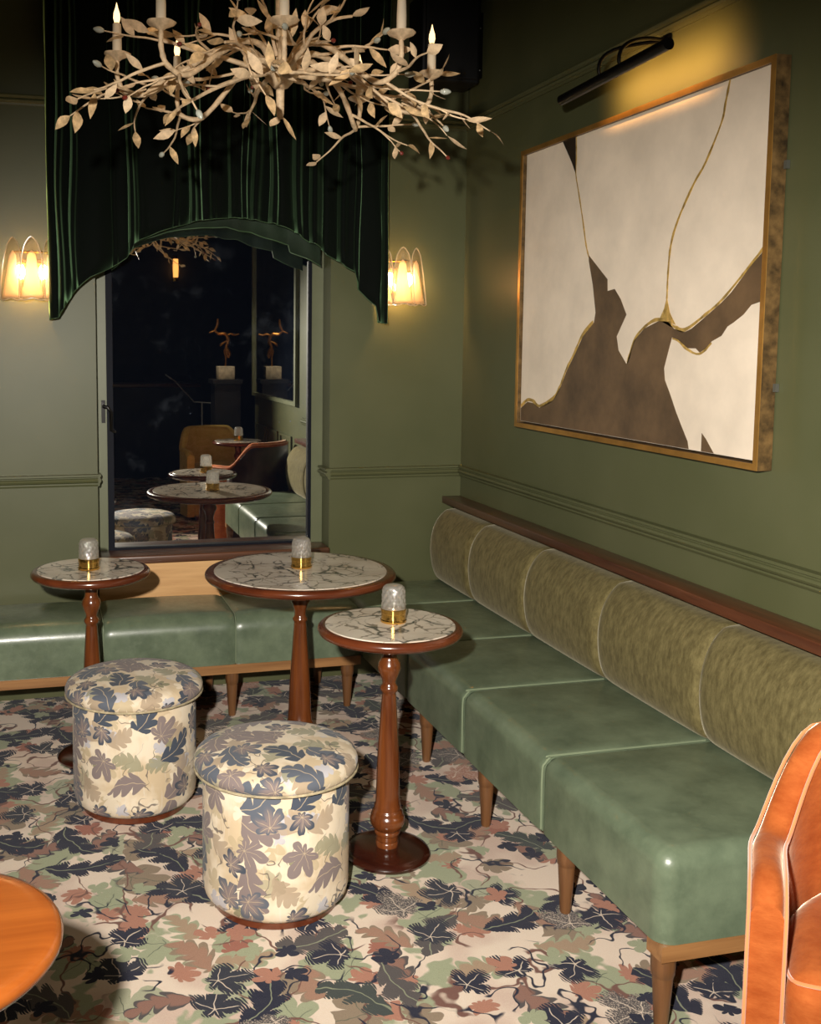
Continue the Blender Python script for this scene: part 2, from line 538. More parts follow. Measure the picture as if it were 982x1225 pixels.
def mat_velvet(name, dark, lite, sheen, stretch, sh=0.6, shr=0.35):
    m = Mat(name); P = m.coord('Object')
    n = m.noise(m.scale(P, stretch), 1.0, 4, 0.65); n2 = m.noise(m.scale(P, tuple(s * 5 for s in stretch)), 1.0, 2, 0.6)
    col = m.ramp(n, [(0.3, dark), (0.7, lite)]); col = m.mix(m.sstep(n2, 0.5, 0.75) * 0.35, col, dark)
    m.set(Base_Color=col, Roughness=0.85, Specular_IOR_Level=0.15, Sheen_Weight=sh, Sheen_Roughness=shr, Sheen_Tint=sheen)
    m.bump(n2, 0.15, 0.004)
    return m.mat


def mat_wall():
    m = Mat('olive_wall_paint'); P = m.coord('Object')
    n = m.noise(P, 2.5, 3, 0.5)
    col = m.ramp(n, [(0.35, srgb(84, 87, 58)), (0.65, srgb(91, 93, 64))])
    m.set(Base_Color=col, Roughness=0.42, Specular_IOR_Level=0.35)
    m.bump(m.noise(P, 160, 3, 0.6), 0.05, 0.003)
    return m.mat


def mat_mirror():
    m = Mat('foxed_mirror_glass'); P = m.coord('Object')
    cl = m.sstep(m.noise(P, 5, 4, 0.6), 0.42, 0.72)
    sp = m.sstep(m.noise(P, 90, 2, 0.7), 0.70, 0.80) * m.sstep(m.noise(P, 4, 2), 0.45, 0.65)
    tint = m.mix(cl * 0.5, (0.92, 0.92, 0.86), (0.66, 0.70, 0.74))
    tint = m.mix(sp, tint, (0.12, 0.15, 0.22))
    gl = m.node('ShaderNodeBsdfGlossy'); m.put(gl.inputs['Color'], tint); gl.inputs['Roughness'].default_value = 0.012
    df = m.node('ShaderNodeBsdfDiffuse'); m.put(df.inputs['Color'], m.mix(sp, m.mix(m.sstep(m.noise(m.scale(P, 1, (3, 1, 2)), 4.2, 4, 0.65), 0.55, 0.75), (0.002, 0.003, 0.006), (0.022, 0.026, 0.034)), (0.14, 0.18, 0.28)))
    ad = m.node('ShaderNodeAddShader'); m.L.new(gl.outputs[0], ad.inputs[0]); m.L.new(df.outputs[0], ad.inputs[1])
    m.L.new(ad.outputs[0], m.out.inputs['Surface'])
    return m.mat


def mat_thin_glass(name, tint=(1, 1, 1), refl=0.12, milk=0.0, milk_col=(1, 0.95, 0.88), rough=0.06):
    m = Mat(name)
    tr = m.node('ShaderNodeBsdfTransparent'); m.put(tr.inputs[0], tint)
    gl = m.node('ShaderNodeBsdfGlossy'); gl.inputs['Roughness'].default_value = rough
    lw = m.node('ShaderNodeLayerWeight'); lw.inputs[0].default_value = 0.35
    n = m.noise(m.coord('Object'), 60, 2)
    f = m.math('ADD', Ex(m, lw.outputs['Facing']) * 0.55, n * refl, clamp=True)
    mx = m.node('ShaderNodeMixShader'); m.put(mx.inputs[0], f); m.L.new(tr.outputs[0], mx.inputs[1]); m.L.new(gl.outputs[0], mx.inputs[2])
    o = mx.outputs[0]
    if milk:
        ts = m.node('ShaderNodeBsdfTranslucent'); m.put(ts.inputs[0], milk_col)
        df = m.node('ShaderNodeBsdfDiffuse'); m.put(df.inputs[0], milk_col)
        a = m.node('ShaderNodeMixShader'); a.inputs[0].default_value = 0.4; m.L.new(ts.outputs[0], a.inputs[1]); m.L.new(df.outputs[0], a.inputs[2])
        b = m.node('ShaderNodeMixShader'); b.inputs[0].default_value = milk; m.L.new(o, b.inputs[1]); m.L.new(a.outputs[0], b.inputs[2]); o = b.outputs[0]
    m.L.new(o, m.out.inputs['Surface'])
    return m.mat


def mat_emit(name, color, strength):
    m = Mat(name)
    e = m.node('ShaderNodeEmission'); m.put(e.inputs[0], color); e.inputs[1].default_value = strength
    m.L.new(e.outputs[0], m.out.inputs['Surface'])
    return m.mat


MAT = dict(
    wall=mat_wall(), carpet=mat_carpet(), fabric=mat_fabric(), marble=mat_marble(), leather=mat_leather(), mirror=mat_mirror(),
    piping=mat_plain('pale_green_piping', srgb(122, 134, 108), 0.5, mottle=0.05),
    olive=mat_velvet('olive_velvet', srgb(84, 75, 46), srgb(124, 113, 75), (0.72, 0.66, 0.50), (34, 60, 26), 0.35),
    orange=mat_velvet('orange_velvet', srgb(150, 70, 26), srgb(182, 98, 46), (1.0, 0.80, 0.60), (14, 14, 30), 0.8, 0.30),
    orange_pipe=mat_plain('orange_piping', srgb(214, 132, 78), 0.8, mottle=0.05, Sheen_Weight=0.6),
    mustard=mat_velvet('mustard_velvet', srgb(206, 170, 84), srgb(230, 198, 118), (0.9, 0.8, 0.5), (14, 14, 30), 0.4),
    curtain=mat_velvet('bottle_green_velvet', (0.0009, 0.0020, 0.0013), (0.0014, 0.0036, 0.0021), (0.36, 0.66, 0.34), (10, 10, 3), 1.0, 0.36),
    lining=mat_plain('curtain_lining', srgb(30, 46, 30), 0.8, mottle=0.2),
    hem=mat_plain('curtain_hem', srgb(70, 96, 64), 0.6, mottle=0.1),
    walnut=mat_wood('dark_walnut', srgb(62, 34, 22), srgb(104, 60, 38), 0.34, 'y'),
    walnut_x=mat_wood('dark_walnut_board', srgb(66, 40, 26), srgb(108, 66, 42), 0.34, 'x'),
    mahogany=mat_wood('polished_mahogany', srgb(80, 38, 17), srgb(124, 68, 31), 0.22, 'z', 0.6),
    mahogany_top=mat_wood('mahogany_rim', srgb(76, 34, 18), srgb(112, 56, 30), 0.22, 'x', 0.6, 0.4),
    lit_mahogany=mat_wood('flash_lit_mahogany', srgb(128, 62, 20), srgb(166, 92, 36), 0.2, 'x', 0.7, 0.4),  # lighter orange wood stands in for flash glare on the foreground tabletop
    mahogany_dark=mat_wood('mahogany_foot', srgb(40, 15, 10), srgb(64, 27, 16), 0.2, 'x', 0.6, 0.5),
    oak=mat_wood('warm_oak', srgb(124, 84, 48), srgb(164, 118, 72), 0.42, 'y', 0.1),
    oak_x=mat_wood('warm_oak_rail', srgb(128, 88, 52), srgb(168, 122, 76), 0.42, 'x', 0.1),
    oak_leg=mat_wood('oak_leg', srgb(92, 60, 36), srgb(126, 86, 52), 0.42, 'z', 0.1),
    blond=mat_wood('blond_oak_board', srgb(196, 146, 92), srgb(226, 180, 124), 0.5, 'x', 0.0),
    brass=mat_plain('polished_brass', srgb(214, 174, 96), 0.16, 1.0, mottle=0.08),
    gold=mat_plain('gilt_edge', srgb(198, 146, 74), 0.35, 0.7, mottle=0.15),
    bronze=mat_plain('gilt_bronze', srgb(190, 130, 66), 0.35, 0.9, mottle=0.3, mscale=18),
    frame=mat_plain('distressed_frame', srgb(104, 80, 46), 0.55, 0.2, mottle=0.35, mscale=30),
    black=mat_plain('black_metal', srgb(22, 20, 20), 0.3, 0.6, mottle=0.1),
    speaker=mat_plain('speaker_black', srgb(12, 12, 16), 0.55, mottle=0.1),
    navy=mat_plain('navy_sash_paint', srgb(14, 17, 28), 0.6, 0.0, 0.15, mottle=0.1),
    casing=mat_plain('casing_paint', srgb(104, 108, 80), 0.42, mottle=0.04),
    cream_metal=mat_plain('chalky_cream_paint', srgb(212, 184, 148), 0.6, mottle=0.14, mscale=60, bump=0.2, bscale=180),
    leaf_metal=mat_plain('aged_leaf_paint', srgb(202, 170, 126), 0.55, mottle=0.25, mscale=50),
    candle=mat_plain('ivory_candle_sleeve', srgb(232, 214, 186), 0.6, mottle=0.05),
    bud=mat_plain('pale_crystal_bud', srgb(170, 172, 160), 0.15, mottle=0.1),
    redbud=mat_plain('dark_red_bud', srgb(110, 40, 30), 0.3, mottle=0.2),
    canvas=mat_plain('painted_canvas', srgb(240, 224, 204), 0.75, mottle=0.05, mscale=5, bump=0.12, bscale=260),
    umber=mat_plain('umber_paint', srgb(98, 76, 52), 0.6, mottle=0.2, mscale=7),
    black_paint=mat_plain('black_paint', srgb(40, 30, 22), 0.5, mottle=0.2, mscale=14),
    goldleaf=mat_plain('gold_leaf', srgb(196, 160, 84), 0.45, 0.3, mottle=0.25, mscale=40),
    stone=mat_plain('pale_stone', srgb(206, 192, 170), 0.7, mottle=0.15, mscale=30),
    dark=mat_plain('dark_room_paint', srgb(26, 28, 34), 0.6, mottle=0.2),
    ceiling=mat_plain('dark_ceiling_paint', srgb(52, 54, 42), 0.7, mottle=0.05),
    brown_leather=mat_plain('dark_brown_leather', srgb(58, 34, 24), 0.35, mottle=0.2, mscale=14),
    steel=mat_plain('dull_steel', srgb(96, 96, 88), 0.5, 0.3, mottle=0.05),
    chrome=mat_plain('pale_metal', srgb(200, 200, 200), 0.3, 0.8, mottle=0.05),
    cut_glass=mat_thin_glass('cut_glass', (0.95, 0.94, 0.92), 0.5, 0.27, (0.95, 0.92, 0.88), rough=0.08),
    clear=mat_thin_glass('clear_petal_glass', (1.0, 0.97, 0.92), 0.10, 0.06),
    milk=mat_thin_glass('frosted_petal_glass', (1, 1, 1), 0.1, 0.93, (1.0, 0.90, 0.76)),
    rim=mat_plain('petal_rim_glass', srgb(244, 226, 192), 0.2, mottle=0.04, Transmission_Weight=0.4),
    bulb=mat_emit('sconce_bulb', (1.0, 0.66, 0.34), 60.0),
    flame=mat_emit('candle_bulb', (1.0, 0.66, 0.30), 2.6),
    amber=mat_emit('amber_lamp', (1.0, 0.42, 0.10), 1.6),
    strip=mat_emit('picture_lamp_tube', (1.0, 0.80, 0.5), 3.0),
)

# ------------------------------------------------------------------ room shell
X_L, X_R = -4.2, 0.0           # left wall, right wall (inner faces)
Y_B, Y_F = 0.0, -8.2           # window wall, far wall behind the camera
ZC = 3.25
WX0, WX1, WZ0, WZ1 = -1.69, -0.646, 0.60, 2.45      # window opening
s = MB().box(X_L - 0.1, 2.2, Y_F - 0.1, Y_B + 0.3, -0.06, 0.0).build('floor', MAT['carpet'], smooth=False); tag(s, kind='structure')
s = MB().box(X_L - 0.1, 2.2, Y_F - 0.1, Y_B + 0.3, ZC, ZC + 0.06).build('ceiling', MAT['ceiling'], smooth=False); tag(s, kind='structure')
mb = MB().box(X_L, WX0, 0, 0.2, 0, ZC).box(WX1, 0.15, 0, 0.2, 0, ZC).box(WX0, WX1, 0, 0.2, WZ1, ZC).box(WX0, WX1, 0, 0.2, 0, WZ0)
s = mb.build('wall_back', MAT['wall'], smooth=False); tag(s, kind='structure')
YE = -4.63                     # the right wall ends here, the room widens behind
s = MB().box(0, 0.15, YE, 0, 0, ZC).build('wall_right', MAT['wall'], smooth=False); tag(s, kind='structure')
s = MB().box(X_L - 0.1, X_L, Y_F, 0.2, 0, ZC).build('wall_left', MAT['wall'], smooth=False); tag(s, kind='structure')
s = MB().box(X_L - 0.1, 2.2, Y_F - 0.1, Y_F, 0, ZC).build('wall_front', MAT['dark'], smooth=False); tag(s, kind='structure')
s = MB().box(2.1, 2.2, Y_F, YE + 0.0, 0, ZC).box(0.15, 2.2, YE, YE + 0.1, 0, ZC).build('wall_alcove', MAT['dark'], smooth=False); tag(s, kind='structure')

DADO = [(0, 0.925), (0.010, 0.925), (0.014, 0.932), (0.014, 0.938), (0.022, 0.943), (0.026, 0.950), (0.022, 0.957), (0.016, 0.960),
        (0.016, 0.963), (0.024, 0.967), (0.024, 0.976), (0, 0.977)]
RAIL = [(0, 2.520), (0.008, 2.520), (0.010, 2.528), (0.016, 2.530), (0.020, 2.538), (0.016, 2.545), (0.022, 2.548), (0.026, 2.556), (0.024, 2.562), (0, 2.563)]
BASE = [(0, 0.0), (0.016, 0.0), (0.016, 0.10), (0.012, 0.115), (0.006, 0.12), (0, 0.12)]


def moulding(name, prof, wall, a, b):
    mb = MB()
    if wall == 'right': mb.extrude([(-d, z) for d, z in prof], a, b, 'y')
    elif wall == 'left': mb.extrude([(X_L + d, z) for d, z in prof], a, b, 'y')
    else: mb.extrude([(-d, z) for d, z in prof], a, b, 'x')
    o = mb.build(name, MAT['wall'], smooth=False); return tag(o, kind='structure')


moulding('trim_1', DADO, 'right', -2.80, 0.0)
o = moulding('trim_2', DADO, 'back', WX1, 0.0)
MB().extrude([(WX1 - d, z) for d, z in DADO], -0.024, 0.118, 'y').build('dado_return', MAT['wall'], o, smooth=False)
o = moulding('trim_3', DADO, 'back', X_L, WX0)
MB().extrude([(WX0 + d * 0.55, z) for d, z in DADO], -0.02, 0.05, 'y').build('dado_return', MAT['wall'], o, smooth=False)
moulding('trim_4', RAIL, 'right', YE, 0.0)
moulding('trim_5', RAIL, 'back', X_L, 0.0)
moulding('trim_6', RAIL, 'left', Y_F, 0.0)
moulding('baseboard_right', BASE, 'right', YE, 0.0)
moulding('baseboard_back', BASE, 'back', X_L, 0.0)
moulding('baseboard_left', BASE, 'left', Y_F, 0.0)
# raised panels under the wall mirror, seen in the window's reflection
for i, (a, b) in enumerate(((-4.55, -4.15), (-4.05, -3.65), (-3.55, -3.15))):
    mb = MB().box(-0.014, 0, a, b, 0.78, 0.80).box(-0.014, 0, a, b, 0.22, 0.24).box(-0.014, 0, a, a + 0.02, 0.24, 0.78).box(-0.014, 0, b - 0.02, b, 0.24, 0.78)
    tag(mb.build('trim_%d' % (7 + i), MAT['wall'], smooth=False), kind='structure')

# ------------------------------------------------------------------ window
GY = 0.14
win = struct_empty('window_1', (0, 0, 0))
GX0, GX1, GZ0, GZ1 = -1.612, -0.716, 0.622, 2.40
mb = MB().box(WX0, GX0 - 0.028, 0.128, 0.165, WZ0, WZ1).box(GX1 + 0.014, WX1, 0.128, 0.165, WZ0, WZ1).box(GX0 - 0.028, GX1 + 0.014, 0.128, 0.165, GZ1 + 0.03, WZ1)
mb.build('casing', MAT['casing'], win, smooth=False)
mb = MB().box(GX0 - 0.028, GX0, 0.120, 0.160, GZ0 - 0.01, GZ1 + 0.03).box(GX1, GX1 + 0.014, 0.120, 0.160, GZ0 - 0.01, GZ1 + 0.03)
mb.box(GX0, GX1, 0.120, 0.160, GZ1, GZ1 + 0.03).box(GX0, GX1, 0.120, 0.160, GZ0 - 0.012, GZ0)
mb.build('sash_frame', MAT['navy'], win, smooth=False)
MB().box(GX0, GX1, GY, GY + 0.006, GZ0, GZ1).build('pane', MAT['mirror'], win, smooth=False)
MB().box(GX0 - 0.028, GX1 + 0.014, 0.150, 0.19, GZ0 - 0.01, GZ1 + 0.03).build('backing_board', MAT['dark'], win, smooth=False)
h = MB().box(-1.664, -1.648, 0.112, 0.128, 1.19, 1.29).build('handle_plate', MAT['black'], win, smooth=False)
MB().tube([(-1.656, 0.112, 1.265), (-1.656, 0.075, 1.265), (-1.64, 0.072, 1.262), (-1.626, 0.072, 1.24), (-1.626, 0.072, 1.16), (-1.612, 0.09, 1.152), (-1.606, 0.118, 1.15)],
          [0.008, 0.008, 0.008, 0.007, 0.007, 0.006, 0.006]).build('handle_lever', MAT['black'], h)
MB().rbox(WX0 + 0.001, WX1 - 0.001, -0.03, 0.128, 0.575, 0.612, 0.008, 2, n=2).build('sill', MAT['walnut_x'], win)
tag(MB().box(WX0, WX1 + 0.0, -0.018, -0.001, 0.30, 0.575).build('trim_10', MAT['blond'], smooth=False), kind='structure')

# ------------------------------------------------------------------ banquettes
def leg_mesh(h=0.19):
    return MB().lathe([(0, 0), (0.0135, 0), (0.015, 0.004), (0.0235, h * 0.70), (0.0235, h * 0.72), (0.0265, h * 0.74), (0.028, h * 0.84), (0.028, h), (0, h)], 20).mesh('leg', MAT['oak_leg'])


LEG = leg_mesh()


def add_leg(parent, x, y):
    o = bpy.data.objects.new('leg', LEG); o.location = (x, y, 0); return link(o, parent)


XF = -0.623
side = thing('banquette', 'long green leather banquette with olive velvet back cushions along the right wall', 'banquette')
ys = [-2.687, -2.113, -1.554, -1.012, -0.452, -0.03]
for a, b in zip(ys, ys[1:]):
    pad = MB().rbox(XF, -0.03, a + 0.001, b - 0.001, 0.226, 0.440, 0.045, 5, 0.010, 8, None, True, ((1, 1),) if a == ys[0] else ((1, 1), (1, -1))).build('seat_cushion', MAT['leather'], side)
for y in ys[1:-1]:
    pts = [(XF - 0.001, y, 0.235), (XF - 0.002, y, 0.395), (XF + 0.006, y, 0.421), (XF + 0.022, y, 0.436), (XF + 0.05, y, 0.4405), (-0.12, y, 0.4405)]
    MB().tube([p + Vector((0.0015, 0, -0.0022)) for p in crom(pts, 4)], 0.0030, 6).build('seam_piping', MAT['piping'], side)
prof = [(-0.03, 0.445), (-0.09, 0.435), (-0.128, 0.447), (-0.150, 0.480), (-0.164, 0.53), (-0.170, 0.59), (-0.166, 0.645), (-0.153, 0.695), (-0.130, 0.735), (-0.104, 0.762), (-0.080, 0.775), (-0.03, 0.780)]
prof = [(p.x, p.z) for p in crom([(x, 0, z) for x, z in prof], 3)]
yc = [-2.687, -2.125, -1.570, -1.021, -0.482, -0.03]
for a, b in zip(yc, yc[1:]):
    mb = MB(); n = len(prof); vs = []; fs = []
    sec = [(0.0, 0.16), (0.012, 0.06), (0.03, 0.022), (0.06, 0.006)]
    L = b - a
    tl = [(t, d) for t, d in sec] + [(L * q, -0.004) for q in (0.3, 0.5, 0.7)] + [(L - t, d) for t, d in reversed(sec)]
    for t, d in tl:
        for (x, z) in prof:
            cx, cz = -0.06, 0.61
            vs.append((x - (x - cx) * d * (1.0 if x < -0.05 else 0), a + 0.0005 + t * (L - 0.001) / L, z - (z - cz) * d * 0.25))
    for i in range(len(tl) - 1):
        for k in range(n):
            k2 = (k + 1) % n; fs.append((i * n + k, i * n + k2, (i + 1) * n + k2, (i + 1) * n + k))
    fs += [tuple(range(n - 1, -1, -1)), tuple((len(tl) - 1) * n + k for k in range(n))]
    mb.add(vs, fs).build('back_cushion', MAT['olive'], side, angle=60)
MB().box(-0.03, -0.002, ys[0], ys[-1] + 0.028, 0.228, 0.80).build('back_panel', MAT['walnut'], side, smooth=False)
MB().rbox(-0.092, -0.001, ys[0] - 0.01, -0.001, 0.798, 0.830, 0.003, 1, n=1).build('top_ledge', MAT['walnut'], side)
mb = MB().box(XF + 0.045, -0.03, ys[0] + 0.06, -0.03, 0.188, 0.2255).box(XF + 0.006, -0.03, ys[0] + 0.0, ys[0] + 0.06, 0.188, 0.2255)
mb.build('base_rail', MAT['oak_x'], side, smooth=False)
for y, x in ((-2.650, -0.582), (-2.139, -0.550), (-1.604, -0.550), (-1.063, -0.550)): add_leg(side, x - 0.006, y)
for y in (-2.650, -2.139, -1.604, -1.063, -0.40): add_leg(side, -0.08, y)

YFR = -0.452
rear = thing('banquette', 'low backless green leather bench under the window, along the far wall', 'bench')
xs = [-2.77, -2.235, -1.700, -1.165, XF - 0.004]
for a, b in zip(xs, xs[1:]):
    MB().rbox(a + 0.001, b - 0.001, YFR, -0.03, 0.228, 0.436, 0.070, 6, 0.012, 8, None, True, ((0, 1), (0, -1))).build('seat_cushion', MAT['leather'], rear)
for x in xs[1:-1]:
    pts = [(x, YFR - 0.001, 0.237), (x, YFR - 0.002, 0.39), (x, YFR + 0.006, 0.417), (x, YFR + 0.022, 0.432), (x, YFR + 0.05, 0.4365), (x, -0.05, 0.4365)]
    MB().tube([p + Vector((0, 0.0022, -0.0030)) for p in crom(pts, 4)], 0.0026, 6).build('seam_piping', MAT['piping'], rear)
MB().box(xs[0], XF - 0.004, YFR - 0.004, -0.03, 0.190, 0.228).build('base_rail', MAT['oak_x'], rear, smooth=False)
for x in (-0.675, -1.175, -1.75, -2.3): add_leg(rear, x, YFR + 0.036)
for x in (-0.72, -1.22, -1.75, -2.3): add_leg(rear, x, -0.09)

# ------------------------------------------------------------------ tables and table lamps
POLE_BULB = [(0.034, 0.030), (0.035, 0.044), (0.031, 0.048), (0.036, 0.056), (0.033, 0.062), (0.038, 0.070), (0.040, 0.078), (0.036, 0.082),
             (0.046, 0.092), (0.052, 0.104), (0.053, 0.116), (0.050, 0.130), (0.046, 0.134), (0.047, 0.140), (0.042, 0.146), (0.040, 0.150), (0.041, 0.158),
             (0.037, 0.166), (0.036, 0.20), (0.033, 0.32), (0.027, 0.42), (0.0215, 0.503), (0.0205, 0.510), (0.0265, 0.517), (0.0278, 0.524), (0.0255, 0.531),
             (0.0205, 0.537), (0.021, 0.547), (0.026, 0.560), (0.0325, 0.575), (0.0350, 0.588), (0.0325, 0.602), (0.026, 0.612), (0.0230, 0.622), (0.024, 0.640), (0.031, 0.676), (0.031, 0.684)]
POLE_FLARE = [(0.040, 0.030), (0.042, 0.046), (0.037, 0.052), (0.044, 0.066), (0.046, 0.078), (0.052, 0.092), (0.058, 0.106), (0.058, 0.120), (0.052, 0.134), (0.050, 0.142),
              (0.045, 0.150), (0.042, 0.20), (0.038, 0.30), (0.030, 0.42), (0.0235, 0.518), (0.0230, 0.524), (0.0270, 0.530), (0.0278, 0.537), (0.0225, 0.544),
              (0.0210, 0.552), (0.0225, 0.570), (0.030, 0.592), (0.0385, 0.607), (0.0405, 0.616), (0.038, 0.625), (0.031, 0.650), (0.040, 0.684)]


def marble_table(label, loc, rm, rt, base_r, pole, cat='table', group=None, rot=0.0):
    t = thing('pedestal_table', label, cat, loc, rot, group)
    k = base_r / 0.13
    MB().lathe([(0, 0), (0.126 * k, 0), (0.131 * k, 0.005), (0.132 * k, 0.012), (0.127 * k, 0.020), (0.112 * k, 0.025), (0.06 * k, 0.031), (0, 0.032)], 48).build('foot', MAT['mahogany_dark'], t)
    MB().lathe([(0, 0.030)] + pole + [(0, 0.684)], 32).build('column', MAT['mahogany'], t, angle=60)
    MB().lathe([(0, 0.682), (rt - 0.05, 0.682), (rt - 0.022, 0.685), (rt - 0.007, 0.692), (rt, 0.701), (rt - 0.001, 0.709), (rt - 0.007, 0.716), (rm + 0.004, 0.7185), (rm, 0.7175), (rm, 0.710), (0, 0.710)], 72).build('rim', MAT['mahogany_top'], t, angle=50)
    MB().lathe([(0, 0.7105), (rm - 0.0005, 0.7105), (rm - 0.0005, 0.7185), (rm - 0.002, 0.720), (0, 0.720)], 72).build('marble_top', MAT['marble'], t)
    return t


T1, T2, T3, T4 = (-1.759, -0.735, 0), (-1.010, -0.924, 0), (-0.929, -1.712, 0), (-0.325, -3.735, 0)
marble_table('small round marble topped pedestal table at the left, in front of the bench', T1, 0.195, 0.217, 0.13, POLE_BULB, rot=0.6)
marble_table('largest marble topped pedestal table, wide top reaching over the corner of the benches', T2, 0.3186, 0.352, 0.19, POLE_FLARE, rot=0.0)
marble_table('small round marble pedestal table beside the long banquette, nearest of the marble tables', T3, 0.195, 0.217, 0.13, POLE_BULB, rot=2.1)
marble_table('small marble pedestal table between the armchairs, seen only reflected in the window', T4, 0.195, 0.217, 0.13, POLE_BULB, rot=4.0)


def cut(a, z, r):
    u = a * 12 / (2 * PI); v = (z - 0.04) / 0.0135
    p = abs(((u + v * 0.5) % 1) - 0.5) + abs(((u - v * 0.5) % 1) - 0.5)
    return (-0.0042 + 0.0048 * min(1, p * 1.25)) if 0.046 < z < 0.104 else 0


def table_lamp(label, x, y, first=[None]):
    if first[0]:
        c = copy_tree(first[0]); c.location = (x, y, 0.7205); c['label'] = label; return c
    t = thing('table_lamp', label, 'lamp', (x, y, 0.7205), 0, 'cut glass lamps on the tables')
    MB().lathe([(0, 0), (0.0385, 0), (0.0395, 0.002), (0.0395, 0.007), (0.0370, 0.009), (0.0370, 0.026), (0.0382, 0.028), (0.0382, 0.040), (0.034, 0.0415), (0, 0.0415)], 40).build('brass_base', MAT['brass'], t, angle=30)
    zz = [0.0415 + 0.0016 * i for i in range(42)]
    pr = []
    for z in zz:
        q = (z - 0.0415) / 0.074; r = 0.0372 - 0.0030 * q - (0.0050 * max(0, (q - 0.72) / 0.18) ** 2)
        pr.append((r, z))
    zt = zz[-1]; rl = pr[-1][0]
    pr += [(rl - 0.004, zt + 0.0035), (rl - 0.010, zt + 0.0055), (rl * 0.4, zt + 0.0062), (0, zt + 0.0062)]
    MB().lathe(pr, 72, fn=cut).build('glass_dome', MAT['cut_glass'], t, angle=80)
    first[0] = t
    return t


table_lamp('cut glass dome lamp with brass base on the left small table', -1.766, -0.745)
table_lamp('cut glass dome lamp with brass base on the large marble table', -0.998, -0.890)
table_lamp('cut glass dome lamp with brass base on the small table beside the banquette', -0.911, -1.690)
table_lamp('cut glass dome lamp with brass base, seen only reflected in the window', -0.320, -3.74)

wt = thing('wooden_table', 'round polished wooden table without marble, cut off at the lower left edge', 'table', (-2.118, -3.135, 0))
MB().lathe([(0, 0), (0.128, 0), (0.132, 0.010), (0.112, 0.025), (0.06, 0.031), (0, 0.032)], 48).build('foot', MAT['mahogany_dark'], wt)
MB().lathe([(0, 0.030)] + POLE_BULB + [(0, 0.684)], 32).build('column', MAT['mahogany'], wt, angle=60)
MB().lathe([(0, 0.684), (0.175, 0.684), (0.196, 0.690), (0.204, 0.700), (0.205, 0.708), (0.200, 0.716), (0.190, 0.720), (0.174, 0.7205), (0, 0.7205)], 72).build('tabletop', MAT['lit_mahogany'], wt, angle=50)

# ------------------------------------------------------------------ stools
def stool(label, x, y, rz):
    t = thing('pouf_stool', label, 'stool', (x, y, 0), rz, None)
    MB().lathe([(0, 0), (0.172, 0), (0.175, 0.003), (0.175, 0.024), (0, 0.024)], 56).build('plinth', MAT['mahogany_top'], t)
    MB().lathe([(0.16, 0.024), (0.188, 0.028), (0.200, 0.042), (0.205, 0.065), (0.205, 0.22), (0.204, 0.375), (0.20, 0.384), (0.10, 0.386)], 72, uvmode='side').build('drum', MAT['fabric'], t, angle=60)
    MB().lathe([(0.19, 0.3855), (0.214, 0.386), (0.222, 0.391), (0.2275, 0.400), (0.228, 0.412), (0.223, 0.424), (0.208, 0.436), (0.18, 0.445), (0.12, 0.452), (0.05, 0.455), (0, 0.4555)], 72, uvmode='top').build('lid_cushion', MAT['fabric'], t, angle=70)
    MB().tube([(0.2262 * math.cos(a), 0.2262 * math.sin(a), 0.390) for a in [2 * PI * k / 64 for k in range(65)]], 0.0035, 6, False).build('lid_piping', MAT['fabric_plain'], t)
    return t


MAT['fabric_plain'] = mat_plain('tan_piping', srgb(176, 162, 132), 0.7, mottle=0.2, mscale=40)
stool('round foliage print pouf stool farther back, beside the left small table', -1.640, -1.160, 1.0)
stool('round foliage print pouf stool nearest the camera, left of the small table', -1.312, -1.870, 1.75)

# ------------------------------------------------------------------ painting and picture lamp
pic = thing('framed_painting', 'large abstract cream and umber painting in a gilt float frame on the right wall', 'painting', (0, 0, 0))
y0, y1, z0, z1 = -2.187, -0.676, 1.215, 2.314
def frame_rail(a0, a1, b0, b1):
    o = MB().box(-0.048, -0.003, a0, a1, b0, b1).build('frame_rail', MAT['frame'], pic, smooth=False)
    MB().box(-0.0505, -0.0480, a0, a1, b0, b1).build('gilt_edge', MAT['gold'], o, smooth=False)
fwid = 0.018
frame_rail(y0, y0 + fwid, z0, z1); frame_rail(y1 - fwid, y1, z0, z1); frame_rail(y0 + fwid, y1 - fwid, z0, z0 + fwid); frame_rail(y0 + fwid, y1 - fwid, z1 - fwid, z1)
MB().box(-0.012, -0.004, y0 + fwid, y1 - fwid, z0 + fwid, z1 - fwid).build('tray_back', MAT['black_paint'], pic, smooth=False)
MB().box(-0.036, -0.012, -2.162, -0.703, 1.240, 2.300).build('canvas', MAT['canvas'], pic, smooth=False)
